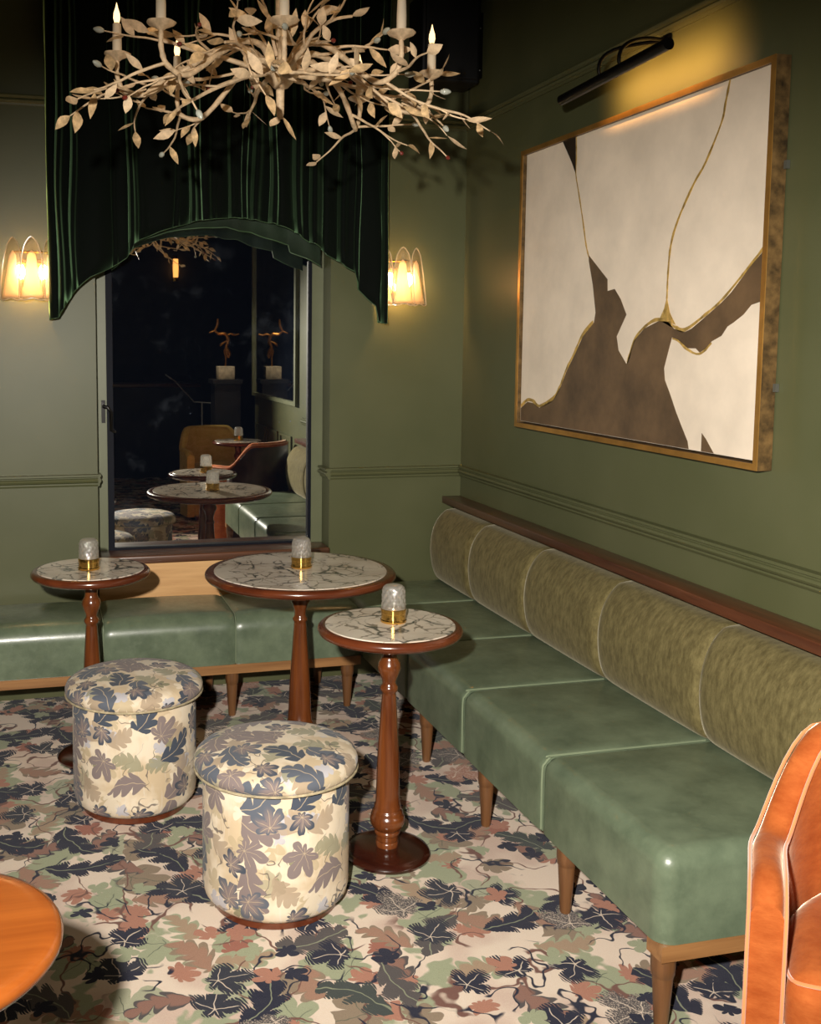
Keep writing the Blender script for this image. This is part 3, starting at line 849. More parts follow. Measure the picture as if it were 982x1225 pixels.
shapes = {
    'umber_shape': ('umber', [(-1.217, 1.866), (-1.35, 1.775), (-1.353, 1.735), (-1.399, 1.74), (-1.439, 1.705), (-1.479, 1.652), (-1.422, 1.58), (-1.437, 1.533), (-1.49, 1.488), (-1.507, 1.521), (-1.533, 1.567), (-1.589, 1.605), (-1.667, 1.627), (-1.721, 1.626), (-1.754, 1.603), (-1.813, 1.593), (-1.846, 1.603), (-1.912, 1.637), (-1.983, 1.675), (-2.026, 1.703), (-2.067, 1.738), (-2.107, 1.773), (-2.160, 1.811), (-2.160, 1.674), (-2.115, 1.665), (-2.083, 1.639), (-2.041, 1.618), (-2.015, 1.607), (-1.99, 1.581), (-1.945, 1.565), (-1.918, 1.544), (-1.89, 1.532), (-1.87, 1.544), (-1.83, 1.544), (-1.778, 1.57), (-1.746, 1.577), (-1.737, 1.555), (-1.709, 1.481), (-1.716, 1.444), (-1.747, 1.402), (-1.782, 1.349), (-1.817, 1.303), (-1.848, 1.264), (-1.855, 1.241), (-0.706, 1.241), (-0.706, 1.292), (-0.763, 1.32), (-0.816, 1.318), (-0.868, 1.303), (-0.981, 1.34), (-1.041, 1.396), (-1.083, 1.456), (-1.139, 1.515), (-1.193, 1.58), (-1.268, 1.628), (-1.277, 1.663), (-1.252, 1.76), (-1.219, 1.845)]),
    'umber_spike': ('umber', [(-1.917, 1.295), (-1.937, 1.280), (-1.978, 1.241), (-1.917, 1.241)]),
    'black_spike': ('black_paint', [(-0.998, 2.298), (-1.095, 2.298), (-1.105, 2.164), (-1.072, 2.211)]),
    'gold_wedge': ('goldleaf', [(-1.71, 1.70), (-1.73, 1.652), (-1.762, 1.615), (-1.72, 1.6255), (-1.670, 1.6285), (-1.697, 1.665)]),
}
for nme, (mt, poly) in shapes.items():
    MB().prism(poly, -0.0368 if nme != 'gold_wedge' else -0.0371, -0.0360).build(nme, MAT[mt], pic, smooth=False)
def paint_line(pts, w, mt='goldleaf', nm='gold_line'):
    P = crom([(-0.0368, y, z) for y, z in pts], 4)
    mb = MB(); vs = []; fs = []
    for i, p in enumerate(P):
        t = (P[min(i + 1, len(P) - 1)] - P[max(0, i - 1)]).normalized(); nn = Vector((0, -t.z, t.y))
        ww = w * (0.7 + 0.6 * rnd.random())
        vs += [p + nn * ww, p - nn * ww, p + nn * ww + Vector((0.0007, 0, 0)), p - nn * ww + Vector((0.0007, 0, 0))]
    for i in range(len(P) - 1):
        a = i * 4
        fs += [(a, a + 1, a + 5, a + 4), (a + 2, a + 6, a + 7, a + 3), (a, a + 4, a + 6, a + 2), (a + 1, a + 3, a + 7, a + 5)]
    mb.add(vs, fs).build(nm, MAT[mt], pic, smooth=False)
paint_line([(-1.100, 2.298), (-1.106, 2.22), (-1.105, 2.164), (-1.132, 2.09), (-1.168, 1.988), (-1.196, 1.902), (-1.218, 1.859)], 0.0035)
paint_line([(-1.979, 2.298), (-1.962, 2.236), (-1.947, 2.184), (-1.88, 2.084), (-1.826, 2.03), (-1.753, 1.933), (-1.72, 1.859), (-1.711, 1.775), (-1.71, 1.696)], 0.0045)
paint_line([(-0.706, 1.300), (-0.763, 1.328), (-0.816, 1.326), (-0.868, 1.310), (-0.981, 1.347), (-1.036, 1.400), (-1.078, 1.460), (-1.134, 1.519), (-1.188, 1.584), (-1.262, 1.632)], 0.006)
paint_line([(-1.495, 1.493), (-1.510, 1.525), (-1.536, 1.572), (-1.592, 1.611), (-1.667, 1.633), (-1.754, 1.610), (-1.813, 1.600), (-1.912, 1.644), (-1.983, 1.682), (-2.067, 1.745), (-2.158, 1.818)], 0.005)
paint_line([(-1.748, 1.574), (-1.780, 1.566), (-1.830, 1.540), (-1.89, 1.528), (-1.945, 1.560)], 0.004)
for zc in (1.43, 2.02):
    MB().box(-0.012, -0.001, y0 - 0.012, y0 - 0.001, zc, zc + 0.022).build('hanging_bracket', MAT['steel'], pic, smooth=False)

pl = thing('picture_lamp', 'long black picture lamp on two curved arms above the painting', 'lamp', (0, 0, 0))
MB().tube([(-0.20, -1.297, 2.374), (-0.20, -1.924, 2.397)], 0.0175, 20).build('lamp_tube', MAT['black'], pl)
MB().tube([(-0.1850, -1.33, 2.3715), (-0.1850, -1.90, 2.3925)], 0.0045, 8).build('lamp_strip', MAT['strip'], pl)
for ya in (-1.545, -1.665):
    MB().tube(bez((-0.20, ya, 2.395), (-0.225, ya, 2.475), (-0.13, ya, 2.495), (-0.004, -1.605, 2.503), 12), 0.006, 10).build('curved_arm', MAT['black'], pl)
MB().rbox(-0.014, -0.001, -1.630, -1.580, 2.488, 2.519, 0.004, 2, n=1).build('wall_plate', MAT['black'], pl)
pld = bpy.data.lights.new('picture_lamp_light', 'AREA'); pld.shape = 'RECTANGLE'; pld.size = 0.56; pld.size_y = 0.02; pld.energy = 1.9; pld.spread = math.radians(95); pld.color = (1.0, 0.50, 0.15)
plo = bpy.data.objects.new('picture_lamp_light', pld); COL.objects.link(plo)
plo.location = (-0.176, -1.615, 2.386)
dirv = Vector((0.97, 0.0, 0.04)).normalized(); xax = Vector((0, 1, 0)); zax = -dirv; yax = zax.cross(xax)
plo.matrix_world = Matrix(((xax.x, yax.x, zax.x, -0.176), (xax.y, yax.y, zax.y, -1.615), (xax.z, yax.z, zax.z, 2.386), (0, 0, 0, 1)))

# ------------------------------------------------------------------ pelmet curtain
front = [(-1.891, 1.64), (-1.850, 1.648), (-1.829, 1.689), (-1.777, 1.762), (-1.709, 1.815), (-1.64, 1.854), (-1.57, 1.9), (-1.544, 1.935), (-1.54, 1.956), (-1.514, 1.974), (-1.43, 2.008), (-1.342, 2.038), (-1.282, 2.061), (-1.2, 2.071), (-1.128, 2.08), (-1.037, 2.076), (-0.96, 2.065), (-0.845, 2.029), (-0.823, 2.008), (-0.77, 1.985), (-0.717, 1.964), (-0.694, 1.933), (-0.644, 1.912), (-0.617, 1.884), (-0.571, 1.863), (-0.559, 1.79), (-0.508, 1.743), (-0.472, 1.714), (-0.459, 1.650), (-0.440, 1.637), (-0.425, 1.637)]
linep = [(-1.60, 1.93), (-1.527, 1.971), (-1.438, 1.999), (-1.385, 2.018), (-1.331, 2.03), (-1.24, 2.04), (-1.13, 2.047), (-1.075, 2.031), (-1.019, 2.029), (-0.959, 2.005), (-0.85, 1.979), (-0.842, 1.947), (-0.762, 1.916), (-0.70, 1.89)]
def lerp_edge(pts, x):
    if x <= pts[0][0]: return pts[0][1]
    for (a, b), (c, d) in zip(pts, pts[1:]):
        if x <= c: return b + (d - b) * (x - a) / (c - a)
    return pts[-1][1]
cur = thing('pelmet_curtain', 'dark green velvet curtain with an arched lower edge above the window', 'curtain', (0, 0, 0))
folds = [-1.88, -1.846, -1.79, -1.628, -1.556, -1.515, -1.365, -1.305, -1.281, -1.21, -1.127, -1.073, -1.03, -0.957, -0.927, -0.846, -0.772, -0.712, -0.644, -0.576, -0.445, -0.425]
_rr = random.Random(5)
RIDGES = [(f, _rr.choice([0.010, 0.024, 0.030, 0.036]), *_rr.choice([(0.0065, 0.020), (0.022, 0.0070), (0.007, 0.010)])) for f in folds[1:-1]]
def pleat_y(x):
    """front surface: round pleats between the fold lines, sharp grooves at them"""
    y = -0.100
    for a, b in zip(folds, folds[1:]):
        if a <= x <= b:
            w = b - a; t = max(0, min(1, (x - a) / w))
            dep = min(0.045, 0.16 * w + 0.012)
            y = -0.100 - dep * math.sin(PI * t) ** 0.5
    for (f, amp, wl, wr) in RIDGES:                                # raised lopsided ridges beside some of the grooves
        q = (x - f - 0.012) / (wl if x < f + 0.012 else wr)
        y -= amp * math.exp(-q * q)
    return y
def curtain_panel(edge, x0, x1, yf, ztop, name, mat, nx=760, nz=22, thick=0.004, wob=0.006):
    vs = []; fs = []
    for i in range(nx + 1):
        x = x0 + (x1 - x0) * i / nx
        zb = lerp_edge(edge, x)
        for j in range(nz + 1):
            z = zb + (ztop - zb) * (j / nz)
            dx = wob * math.sin(z * 5 + x * 17) + wob * 0.5 * math.sin(z * 11 + x * 31)
            vs.append((x + dx * (1 if 0.02 < i / nx < 0.98 else 0.3), yf(x) - 0.010 * (1 - j / nz) ** 3 * math.sin(x * 40), z))
    n = len(vs)
    for i in range(nx):
        for j in range(nz):
            a = i * (nz + 1) + j; fs.append((a, a + nz + 1, a + nz + 2, a + 1))
    mb = MB().add(vs, fs); o = mb.build(name, mat, cur, angle=75)
    sm = o.modifiers.new('thickness', 'SOLIDIFY'); sm.thickness = thick; sm.offset = 1
    return o, [vs[i * (nz + 1)] for i in range(nx + 1)]
vp, edge_pts = curtain_panel(front, -1.88, -0.425, pleat_y, 3.2, 'velvet_panel', MAT['curtain'])
MB().tube([edge_pts[i] for i in range(0, len(edge_pts), 1)], 0.0028, 5).build('hem_cord', MAT['hem'], cur)
lp, lin_pts = curtain_panel(linep, -1.60, -0.70, lambda x: -0.040 - 0.012 * math.sin(x * 38), 2.50, 'lining_panel', MAT['lining'], 120, 6, 0.003, 0.0)
MB().tube(lin_pts, 0.0025, 5).build('hem_cord', MAT['hem'], cur)
for xr in (-1.88, -0.425):                                         # returns at both sides, back to the wall
    vs = []; fs = []
    for j in range(25):
        z = 1.64 + (3.2 - 1.64) * j / 24
        for q in range(5):
            vs.append((xr + (0.006 * math.sin(q * 2.1 + z * 6)), -0.010 - 0.08 * q / 4, z))
    for j in range(24):
        for q in range(4):
            a = j * 5 + q; fs.append((a, a + 1, a + 6, a + 5))
    o = MB().add(vs, fs).build('side_return', MAT['curtain'], cur, angle=75)
    sm = o.modifiers.new('thickness', 'SOLIDIFY'); sm.thickness = 0.004

# ------------------------------------------------------------------ sconces
def petal_outline(n=22, W=0.050, H=0.255):
    """half outline from bottom corner over the arch: (x, v)"""
    pts = []
    for i in range(n + 1):
        t = i / n
        x = -W * math.cos(PI * t); v = math.sin(PI * t) ** 0.55 if 0 < t < 1 else 0
        pts.append((x * (1.0 - 0.10 * v), v * H))
    return pts


def sconce(label, cx, first=[None]):
    if first[0]:
        c = copy_tree(first[0]); c.location = (cx, 0, 1.722); c['label'] = label; sc = c
    else:
        sc = thing('wall_sconce', label, 'lamp', (cx, 0, 1.722), 0, 'glass petal wall sconces')
        MB().rbox(-0.045, 0.045, -0.022, -0.001, 0.05, 0.17, 0.006, 2, n=1).build('back_plate', MAT['brass'], sc)
        MB().tube([(-0.085, -0.055, 0.195), (-0.04, -0.085, 0.195), (0.04, -0.085, 0.195), (0.085, -0.055, 0.195)], 0.004, 8).build('hanger_bar', MAT['brass'], sc)
        for sx in (-0.045, 0.045):
            MB().tube([(sx * 0.6, -0.022, 0.15), (sx, -0.055, 0.15)], 0.006, 8).build('bulb_arm', MAT['brass'], sc)
            MB().lathe([(0, 0), (0.008, 0.004), (0.016, 0.018), (0.018, 0.032), (0.014, 0.048), (0.009, 0.060), (0, 0.062)], 16, sx, -0.06, 0.082).build('bulb', MAT['bulb'], sc)
        for k, ang in enumerate((-34, 0, 34)):
            a = math.radians(ang)
            def place(x, v, off=0.0):
                rad = 0.100 - 0.034 * abs(k - 1) + 0.022 * (1 - v / 0.25) ** 2 + off + 0.012 * math.cos(x / 0.054 * PI / 2)   # petals flare at the foot
                return (0.074 * (k - 1) + x * math.cos(a) + math.sin(a) * 0.02 * (1 - v / 0.25), -rad + x * math.sin(a) * 0.8, v)
            ol = petal_outline()
            # clear outer petal
            vs = []; fs = []; m_ = len(ol)
            rows = 10
            for j in range(rows + 1):
                v = 0.255 * j / rows
                # half width at that height
                hw = 0.052 * math.sqrt(max(0.0, 1 - (v / 0.2551) ** 2.3))
                for q in range(9):
                    x = -hw + 2 * hw * q / 8
                    vs.append(place(x, v + (0.006 * math.cos(x / 0.05 * PI * 1.5) if j == 0 else 0)))
            for j in range(rows):
                for q in range(8):
                    b = j * 9 + q; fs.append((b, b + 1, b + 10, b + 9))
            pt = MB().add(vs, fs).build('glass_petal', MAT['clear'], sc, angle=80)
            sd = pt.modifiers.new('thickness', 'SOLIDIFY'); sd.thickness = 0.003
            lft = [vs[j * 9] for j in range(rows + 1)]; rgt = [vs[j * 9 + 8] for j in range(rows, -1, -1)]
            MB().tube(crom(lft + rgt[1:], 3), 0.0026, 6).build('petal_rim', MAT['rim'], pt)
            # frosted tongue inside
            vs = []; fs = []
            for j in range(rows + 1):
                v = 0.004 + 0.196 * j / rows; tt = j / rows
                hw = 0.047 - 0.033 * tt ** 0.8 if tt < 0.85 else 0.0180 * math.sqrt(max(0.02, 1 - ((tt - 0.85) / 0.152) ** 2))
                for q in range(7):
                    x = -hw + 2 * hw * q / 6
                    vs.append(place(x, v, -0.010))
            for j in range(rows):
                for q in range(6):
                    b = j * 7 + q; fs.append((b, b + 1, b + 8, b + 7))
            fp = MB().add(vs, fs).build('frosted_tongue', MAT['milk'], pt, angle=80)
            sd = fp.modifiers.new('thickness', 'SOLIDIFY'); sd.thickness = 0.002
            vs = [place(x, 0.004 * math.cos(x / 0.05 * PI * 1.5)) for x in [-0.05 + 0.1 * i / 12 for i in range(13)]]
            MB().tube(vs, 0.0026, 6).build('petal_foot', MAT['rim'], pt)
        first[0] = sc
    l = bpy.data.lights.new('sconce_light', 'POINT'); l.energy = 2.6; l.color = (1.0, 0.50, 0.15); l.shadow_soft_size = 0.02
    lo = bpy.data.objects.new('sconce_light', l); COL.objects.link(lo); lo.location = (cx, -0.06, 1.80)
    return sc


sconce('glass petal wall sconce at the left edge, left of the curtain', -1.950)
sconce('glass petal wall sconce between the curtain and the room corner', -0.340)

# ------------------------------------------------------------------ speaker in the corner
sp = thing('loudspeaker', 'black loudspeaker mounted high in the corner right of the curtain', 'speaker', (0, 0, 0))
MB().rbox(-0.30, -0.03, -0.20, -0.02, 2.685, 3.06, 0.012, 2, n=1).build('cabinet', MAT['speaker'], sp)
MB().rbox(-0.285, -0.045, -0.212, -0.200, 2.70, 3.045, 0.004, 2, n=1).build('grille', MAT['speaker'], sp)
br = MB().box(-0.030, -0.002, -0.16, -0.06, 2.72, 3.0).build('wall_bracket', MAT['black'], sp, smooth=False)
for zz in (2.75, 2.93):
    MB().lathe([(0, 0), (0.005, 0), (0.005, 0.004), (0, 0.005)], 10, -0.016, -0.162, zz).build('screw', MAT['chrome'], br)

# ------------------------------------------------------------------ chandelier
CH = Vector((-1.325, -1.955, 0)); ZCUP = 2.25
ch = thing('chandelier', 'cream metal branch chandelier with leaves and candle bulbs', 'chandelier', (CH.x, CH.y, ZC))
chz = lambda p: (p[0], p[1], p[2] - ZC)
def cpart(mb, name, mat, parent=ch, angle=60):
    mb.v = [(x, y, z - ZC) for x, y, z in mb.v]
    return mb.build(name, mat, parent, angle=angle)
cpart(MB().lathe([(0, 2.12), (0.006, 2.122), (0.010, 2.135), (0.011, 2.20), (0.012, 2.30), (0.013, 2.50), (0.010, 2.9), (0.010, ZC), (0, ZC)], 14), 'stem', MAT['cream_metal'])
cpart(MB().lathe([(0, 2.195), (0.018, 2.198), (0.030, 2.212), (0.046, 2.235), (0.052, 2.252), (0.047, 2.256), (0.03, 2.25), (0, 2.248)], 20, fn=lambda a, z, r: 0.004 * math.cos(a * 6) * (r / 0.05)), 'hub_bowl', MAT['cream_metal'])
cpart(MB().lathe([(0, ZC - 0.03), (0.05, ZC - 0.028), (0.06, ZC - 0.008), (0.06, ZC - 0.001), (0, ZC - 0.001)], 24), 'ceiling_rose', MAT['cream_metal'])

def leaf_mesh(L, W, bend, k):
    vs = []; fs = []
    prof = [0.0, 0.62, 1.0, 0.92, 0.55, 0.0]; n = len(prof)
    for i, w in enumerate(prof):
        t = i / (n - 1); z = bend * t * t * L
        vs += [(t * L, -w * W, z + 0.22 * w * W), (t * L, 0, z), (t * L, w * W, z + 0.22 * w * W)]
    for i in range(n - 1):
        a = i * 3; fs += [(a, a + 1, a + 4, a + 3), (a + 1, a + 2, a + 5, a + 4)]
    m = MB().add(vs, fs).mesh('leaf', MAT['leaf_metal'] if k % 3 else MAT['cream_metal'], angle=70)
    return m
LEAVES = [leaf_mesh(0.060, 0.0120, 0.3, 0), leaf_mesh(0.048, 0.0130, -0.25, 1), leaf_mesh(0.066, 0.0105, 0.1, 2), leaf_mesh(0.042, 0.0115, 0.4, 3)]
BUD = MB().lathe([(0, 0), (0.004, 0.002), (0.0075, 0.010), (0.0070, 0.018), (0.003, 0.026), (0, 0.028)], 10).mesh('bud', MAT['bud'])
BERRY = MB().lathe([(0, 0), (0.004, 0.002), (0.0058, 0.007), (0.004, 0.012), (0, 0.0135)], 8).mesh('berry', MAT['redbud'])

def orient(o, pos, d, up=None):
    d = Vector(d).normalized(); q = d.to_track_quat('X', 'Z') if up is None else d.to_track_quat(up, 'Y')
    o.rotation_mode = 'QUATERNION'; o.rotation_quaternion = q; o.location = chz(pos)
def leaf(pos, d, spin=None, sc=1.0):
    o = bpy.data.objects.new('leaf', rnd.choice(LEAVES)); link(o, ch)
    orient(o, pos, d)
    from mathutils import Quaternion
    o.rotation_quaternion = o.rotation_quaternion @ Quaternion((1, 0, 0), rnd.uniform(-1.2, 1.2) if spin is None else spin)
    o.scale = (sc, sc, sc)
def tip(pos, d, mesh, name):
    o = bpy.data.objects.new(name, mesh); link(o, ch); orient(o, pos, d, 'Z')

cups = [(-1.73, -1.925), (-1.655, -2.216), (-1.548, -1.661), (-1.396, -2.307), (-1.016, -1.63), (-1.117, -2.284), (-0.921, -1.962)]
ARMS = []
CUP = MB().lathe([(0, -0.006), (0.006, -0.006), (0.012, -0.001), (0.028, 0.006), (0.033, 0.012), (0.030, 0.0125), (0.014, 0.006), (0, 0.005)], 24, fn=lambda a, z, r: 0.0015 * math.cos(a * 5) * r / 0.03).mesh('drip_pan', MAT['cream_metal'])
SLEEVE = MB().lathe([(0, 0.005), (0.0115, 0.005), (0.0112, 0.05), (0.0100, 0.082), (0.006, 0.085), (0, 0.085)], 14).mesh('candle_sleeve', MAT['candle'])
FLAME = MB().lathe([(0, 0.084), (0.006, 0.086), (0.0085, 0.096), (0.0075, 0.108), (0.0035, 0.120), (0.0012, 0.130), (0, 0.134)], 12).mesh('flame_bulb', MAT['flame'])
for (x, y) in cups:
    d = Vector((x - CH.x, y - CH.y, 0)); R = d.length; d.normalize(); side_v = Vector((-d.y, d.x, 0)) * rnd.uniform(-0.03, 0.03)
    P = [CH + d * 0.03 + Vector((0, 0, 2.24)), CH + d * 0.07 + Vector((0, 0, 2.285)), CH + d * 0.14 + side_v + Vector((0, 0, 2.282)), CH + d * (R * 0.55) + side_v * 1.5 + Vector((0, 0, 2.235)),
         CH + d * (R * 0.80) + side_v + Vector((0, 0, 2.165)), CH + d * (R * 0.95) + Vector((0, 0, 2.172)), CH + d * R + Vector((0, 0, 2.205)), CH + d * R + Vector((0, 0, 2.246))]
    path = crom(P, 5); ARMS.append((path, d))
    n = len(path)
    cpart(MB().tube(path, [0.0085 - 0.003 * i / n + 0.0008 * math.sin(i * 2.3) for i in range(n)], 8), 'arm', MAT['cream_metal'])
    o = bpy.data.objects.new('drip_pan', CUP); link(o, ch); o.location = (x, y, ZCUP - ZC)
    o2 = bpy.data.objects.new('candle_sleeve', SLEEVE); link(o2, ch); o2.location = (x, y, ZCUP - ZC)
    o3 = bpy.data.objects.new('flame_bulb', FLAME); link(o3, o2)
    l = bpy.data.lights.new('candle_light', 'POINT'); l.energy = 0.22; l.color = (1.0, 0.62, 0.28); l.shadow_soft_size = 0.012
    lo = bpy.data.objects.new('candle_light', l); COL.objects.link(lo); lo.location = (x, y, ZCUP + 0.15)

# children of the chandelier were laid out in world x/y: shift them under the empty
def twig(p0, d, length, r, leaves, endbud, drop=0.0, curl=0.5):
    p = Vector(p0); d = Vector(d).normalized(); pts = [p.copy()]; n = 7
    w = Vector((rnd.uniform(-1, 1), rnd.uniform(-1, 1), rnd.uniform(-0.6, 0.6))) * curl
    for i in range(n):
        d = (d + w * 0.22 + Vector((rnd.uniform(-.2, .2), rnd.uniform(-.2, .2), rnd.uniform(-.16, .16) - drop))).normalized()
        p = p + d * (length / n); pts.append(p.copy())
    path = crom(pts, 2)
    cpart(MB().tube(path, [r * (1 - 0.6 * i / len(path)) for i in range(len(path))], 6), 'twig', MAT['cream_metal'])
    for k in range(leaves):
        i = int(len(path) * (0.25 + 0.7 * (k + rnd.random()) / leaves)); i = min(i, len(path) - 2)
        t = (path[i + 1] - path[i]).normalized()
        sd = Vector((rnd.uniform(-1, 1), rnd.uniform(-1, 1), rnd.uniform(-1, 1))); sd = (sd - t * sd.dot(t)).normalized()
        leaf(path[i], t * 0.6 + sd * 0.8, sc=rnd.uniform(0.8, 1.15))
    e = (path[-1] - path[-2]).normalized()
    if endbud == 'bud': tip(path[-1], e, BUD, 'bud')
    elif endbud == 'berry': tip(path[-1], e, BERRY, 'berry')
    else: leaf(path[-1], e, sc=1.05)
    return path
for (path, d) in ARMS:
    sv = Vector((-d.y, d.x, 0))
    for k, f in enumerate((0.22, 0.36, 0.50, 0.62, 0.74)):
        i = int(len(path) * f)
        s_ = 1 if k % 2 else -1
        dd = d * rnd.uniform(0.5, 1.0) + sv * s_ * rnd.uniform(0.4, 0.9) + Vector((0, 0, rnd.uniform(-0.45, 0.25)))
        pth = twig(path[i], dd, rnd.uniform(0.13, 0.22), 0.0042, 2, rnd.choice(['bud', 'leaf', 'leaf', 'berry']), 0.015)
        if k in (0, 2):
            twig(pth[len(pth) // 2], dd + Vector((rnd.uniform(-.6, .6), rnd.uniform(-.6, .6), rnd.uniform(-.5, .3))), 0.09, 0.0026, 1, rnd.choice(['berry', 'leaf', 'bud']))
# big boughs between the arms and the long outer sprays
for k in range(8):
    a = 2 * PI * (k + 0.35) / 8 + rnd.uniform(-.15, .15); d = Vector((math.cos(a), math.sin(a), 0))
    st = CH + d * 0.04 + Vector((0, 0, 2.235))
    pth = twig(st, d + Vector((0, 0, 0.10)), 0.30, 0.0075, 2, 'leaf', 0.055, 0.3)
    for q in range(2):
        twig(pth[int(len(pth) * (0.45 + 0.3 * q))], d + Vector((rnd.uniform(-.6, .6), rnd.uniform(-.6, .6), rnd.uniform(-.2, .2))), 0.17, 0.0034, 2, rnd.choice(['bud', 'leaf']))
twig((-1.66, -1.93, 2.19), (-1, -0.2, 0.22), 0.14, 0.0035, 1, 'bud')
twig((-1.66, -1.93, 2.18), (-1, 0.0, -0.35), 0.13, 0.0028, 1, 'leaf')
twig((-1.00, -1.955, 2.19), (1, -0.1, -0.35), 0.16, 0.0042, 1, 'bud')
twig((-1.00, -1.955, 2.18), (1, 0.1, -0.05), 0.15, 0.0028, 1, 'leaf')
for a in (3.7, 5.4):
    leaf((CH.x + 0.005 * math.cos(a), CH.y + 0.005 * math.sin(a), 2.128), (math.cos(a) * 0.5, math.sin(a) * 0.5, -0.85), sc=1.15)
for a in (0.6, 2.4, 4.2):
    twig(CH + Vector((0.03 * math.cos(a), 0.03 * math.sin(a), 2.27)), (math.cos(a) * 0.5, math.sin(a) * 0.5, 1), 0.15, 0.005, 3, 'leaf')
for c in ch.children:                                              # world x/y -> the empty's frame
    if c.type == 'MESH' and c.data.name.split('.')[0] in ('leaf', 'bud', 'berry', 'drip_pan', 'candle_sleeve'):
        c.location.x -= CH.x; c.location.y -= CH.y
    elif c.name.split('.')[0] in ('arm', 'twig'):
        c.location.x -= CH.x; c.location.y -= CH.y

# ------------------------------------------------------------------ armchairs
def tub_chair(label, loc, rz, mat, pipe, R=0.29, th=0.060, arm=0.605, back=0.785, front=0.17, outer=None):
    t = thing('armchair', label, 'armchair', loc, rz)
    path = []
    for i in range(6): path.append((-R, -front + front * i / 6, arm))
    for i in range(41):
        a = PI - PI * i / 40
        q = abs(i - 20) / 20.0
        s_ = max(0, min(1, (0.86 - q) / 0.44)); s_ = s_ * s_ * (3 - 2 * s_)
        path.append((R * math.cos(a), R * math.sin(a), arm + (back - arm) * s_))
    for i in range(1, 7): path.append((R, -front * i / 6, arm))
    n = len(path); h = th / 2; vs = []; fs = []; zb = 0.03
    sec = [(h, zb), (h, 0.3), (h, -0.05), (h * 0.93, -0.022), (h * 0.70, -0.007), (h * 0.35, -0.001), (0, 0), (-h * 0.35, -0.001), (-h * 0.70, -0.007), (-h * 0.93, -0.022), (-h, -0.05), (-h, 0.3), (-h, zb)]
    m_ = len(sec); po = []; pi_ = []
    for i, (x, y, z) in enumerate(path):
        a, b = path[max(0, i - 1)], path[min(n - 1, i + 1)]
        t_ = Vector((b[0] - a[0], b[1] - a[1], 0)).normalized(); nn = Vector((-t_.y, t_.x, 0))    # outward
        fz = z
        if i < 3: fz = z - (3 - i) ** 2 * 0.004
        if i > n - 4: fz = z - (i - (n - 4)) ** 2 * 0.004
        for (o, zz) in sec:
            zv = fz + zz if zz <= 0 else zz
            vs.append((x + nn.x * o, y + nn.y * o, zv))
        po.append((x + nn.x * (h + 0.001), y + nn.y * (h + 0.001), fz - 0.014)); pi_.append((x - nn.x * (h + 0.001), y - nn.y * (h + 0.001), fz - 0.014))
    for i in range(n - 1):
        for k in range(m_):
            k2 = (k + 1) % m_; fs.append((i * m_ + k, i * m_ + k2, (i + 1) * m_ + k2, (i + 1) * m_ + k))
    fs += [tuple(range(m_ - 1, -1, -1)), tuple((n - 1) * m_ + k for k in range(m_))]
    MB().add(vs, fs).build('tub_shell', mat, t, angle=50)
    for pts in (po, pi_):
        a, b = pts[0], pts[-1]
        full = [(a[0], a[1] - 0.003, 0.035), (a[0], a[1] - 0.003, 0.3), (a[0], a[1] - 0.003, a[2] - 0.015)] + pts + [(b[0], b[1] - 0.003, b[2] - 0.015), (b[0], b[1] - 0.003, 0.3), (b[0], b[1] - 0.003, 0.035)]
        MB().tube(full, 0.0036, 6).build('piping', pipe, t)
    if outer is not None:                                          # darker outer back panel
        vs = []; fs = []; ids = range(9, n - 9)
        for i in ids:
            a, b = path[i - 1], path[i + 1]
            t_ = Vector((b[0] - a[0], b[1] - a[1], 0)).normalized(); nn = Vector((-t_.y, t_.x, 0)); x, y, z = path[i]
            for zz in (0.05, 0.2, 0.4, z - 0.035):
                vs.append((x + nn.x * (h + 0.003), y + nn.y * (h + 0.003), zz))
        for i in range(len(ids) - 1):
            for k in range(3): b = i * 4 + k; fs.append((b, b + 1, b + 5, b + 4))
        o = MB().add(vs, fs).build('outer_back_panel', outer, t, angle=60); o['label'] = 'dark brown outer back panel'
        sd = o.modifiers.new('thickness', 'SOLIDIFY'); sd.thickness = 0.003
    ri = R - h - 0.004
    def inside(w):                                                # squeeze a square pad into the tub's half round back
        x, y, z = w
        if y > 0:
            lim = math.sqrt(max(0.0, ri * ri - min(y, ri * 0.985) ** 2)); x = x / ri * max(lim, 0.05)
        return (x, y, z)
    MB().rbox(-ri, ri, -front - 0.030, ri * 0.985, 0.31, 0.455, 0.05, 5, 0.018, 8, inside).build('seat_cushion', mat, t, angle=60)
    MB().rbox(-ri, ri, -front - 0.012, ri * 0.97, 0.03, 0.309, 0.02, 3, 0, 6, inside).build('seat_base', mat, t, angle=60)
    MB().tube(crom([(-ri + 0.003, -front + 0.09, 0.432), (-ri + 0.006, -front + 0.02, 0.436), (-ri + 0.030, -front - 0.014, 0.443), (-ri * 0.5, -front - 0.020, 0.452), (0, -front - 0.021, 0.456), (ri * 0.5, -front - 0.020, 0.452), (ri - 0.030, -front - 0.014, 0.443), (ri - 0.006, -front + 0.02, 0.436), (ri - 0.003, -front + 0.09, 0.432)], 4), 0.0035, 6).build('seat_piping', pipe, t)
    for sx, sy in ((-0.22, -0.14), (0.22, -0.14), (-0.2, 0.16), (0.2, 0.16)):
        MB().lathe([(0, 0), (0.018, 0), (0.022, 0.031), (0, 0.031)], 12, sx, sy, 0).build('leg', MAT['walnut'], t)
    return t


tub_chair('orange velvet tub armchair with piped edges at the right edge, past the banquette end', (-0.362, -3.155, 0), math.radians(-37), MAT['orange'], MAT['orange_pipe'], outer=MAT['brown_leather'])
tub_chair('mustard velvet tub armchair seen only reflected in the window', (-0.42, -4.28, 0), math.radians(170), MAT['mustard'], MAT['mustard'])

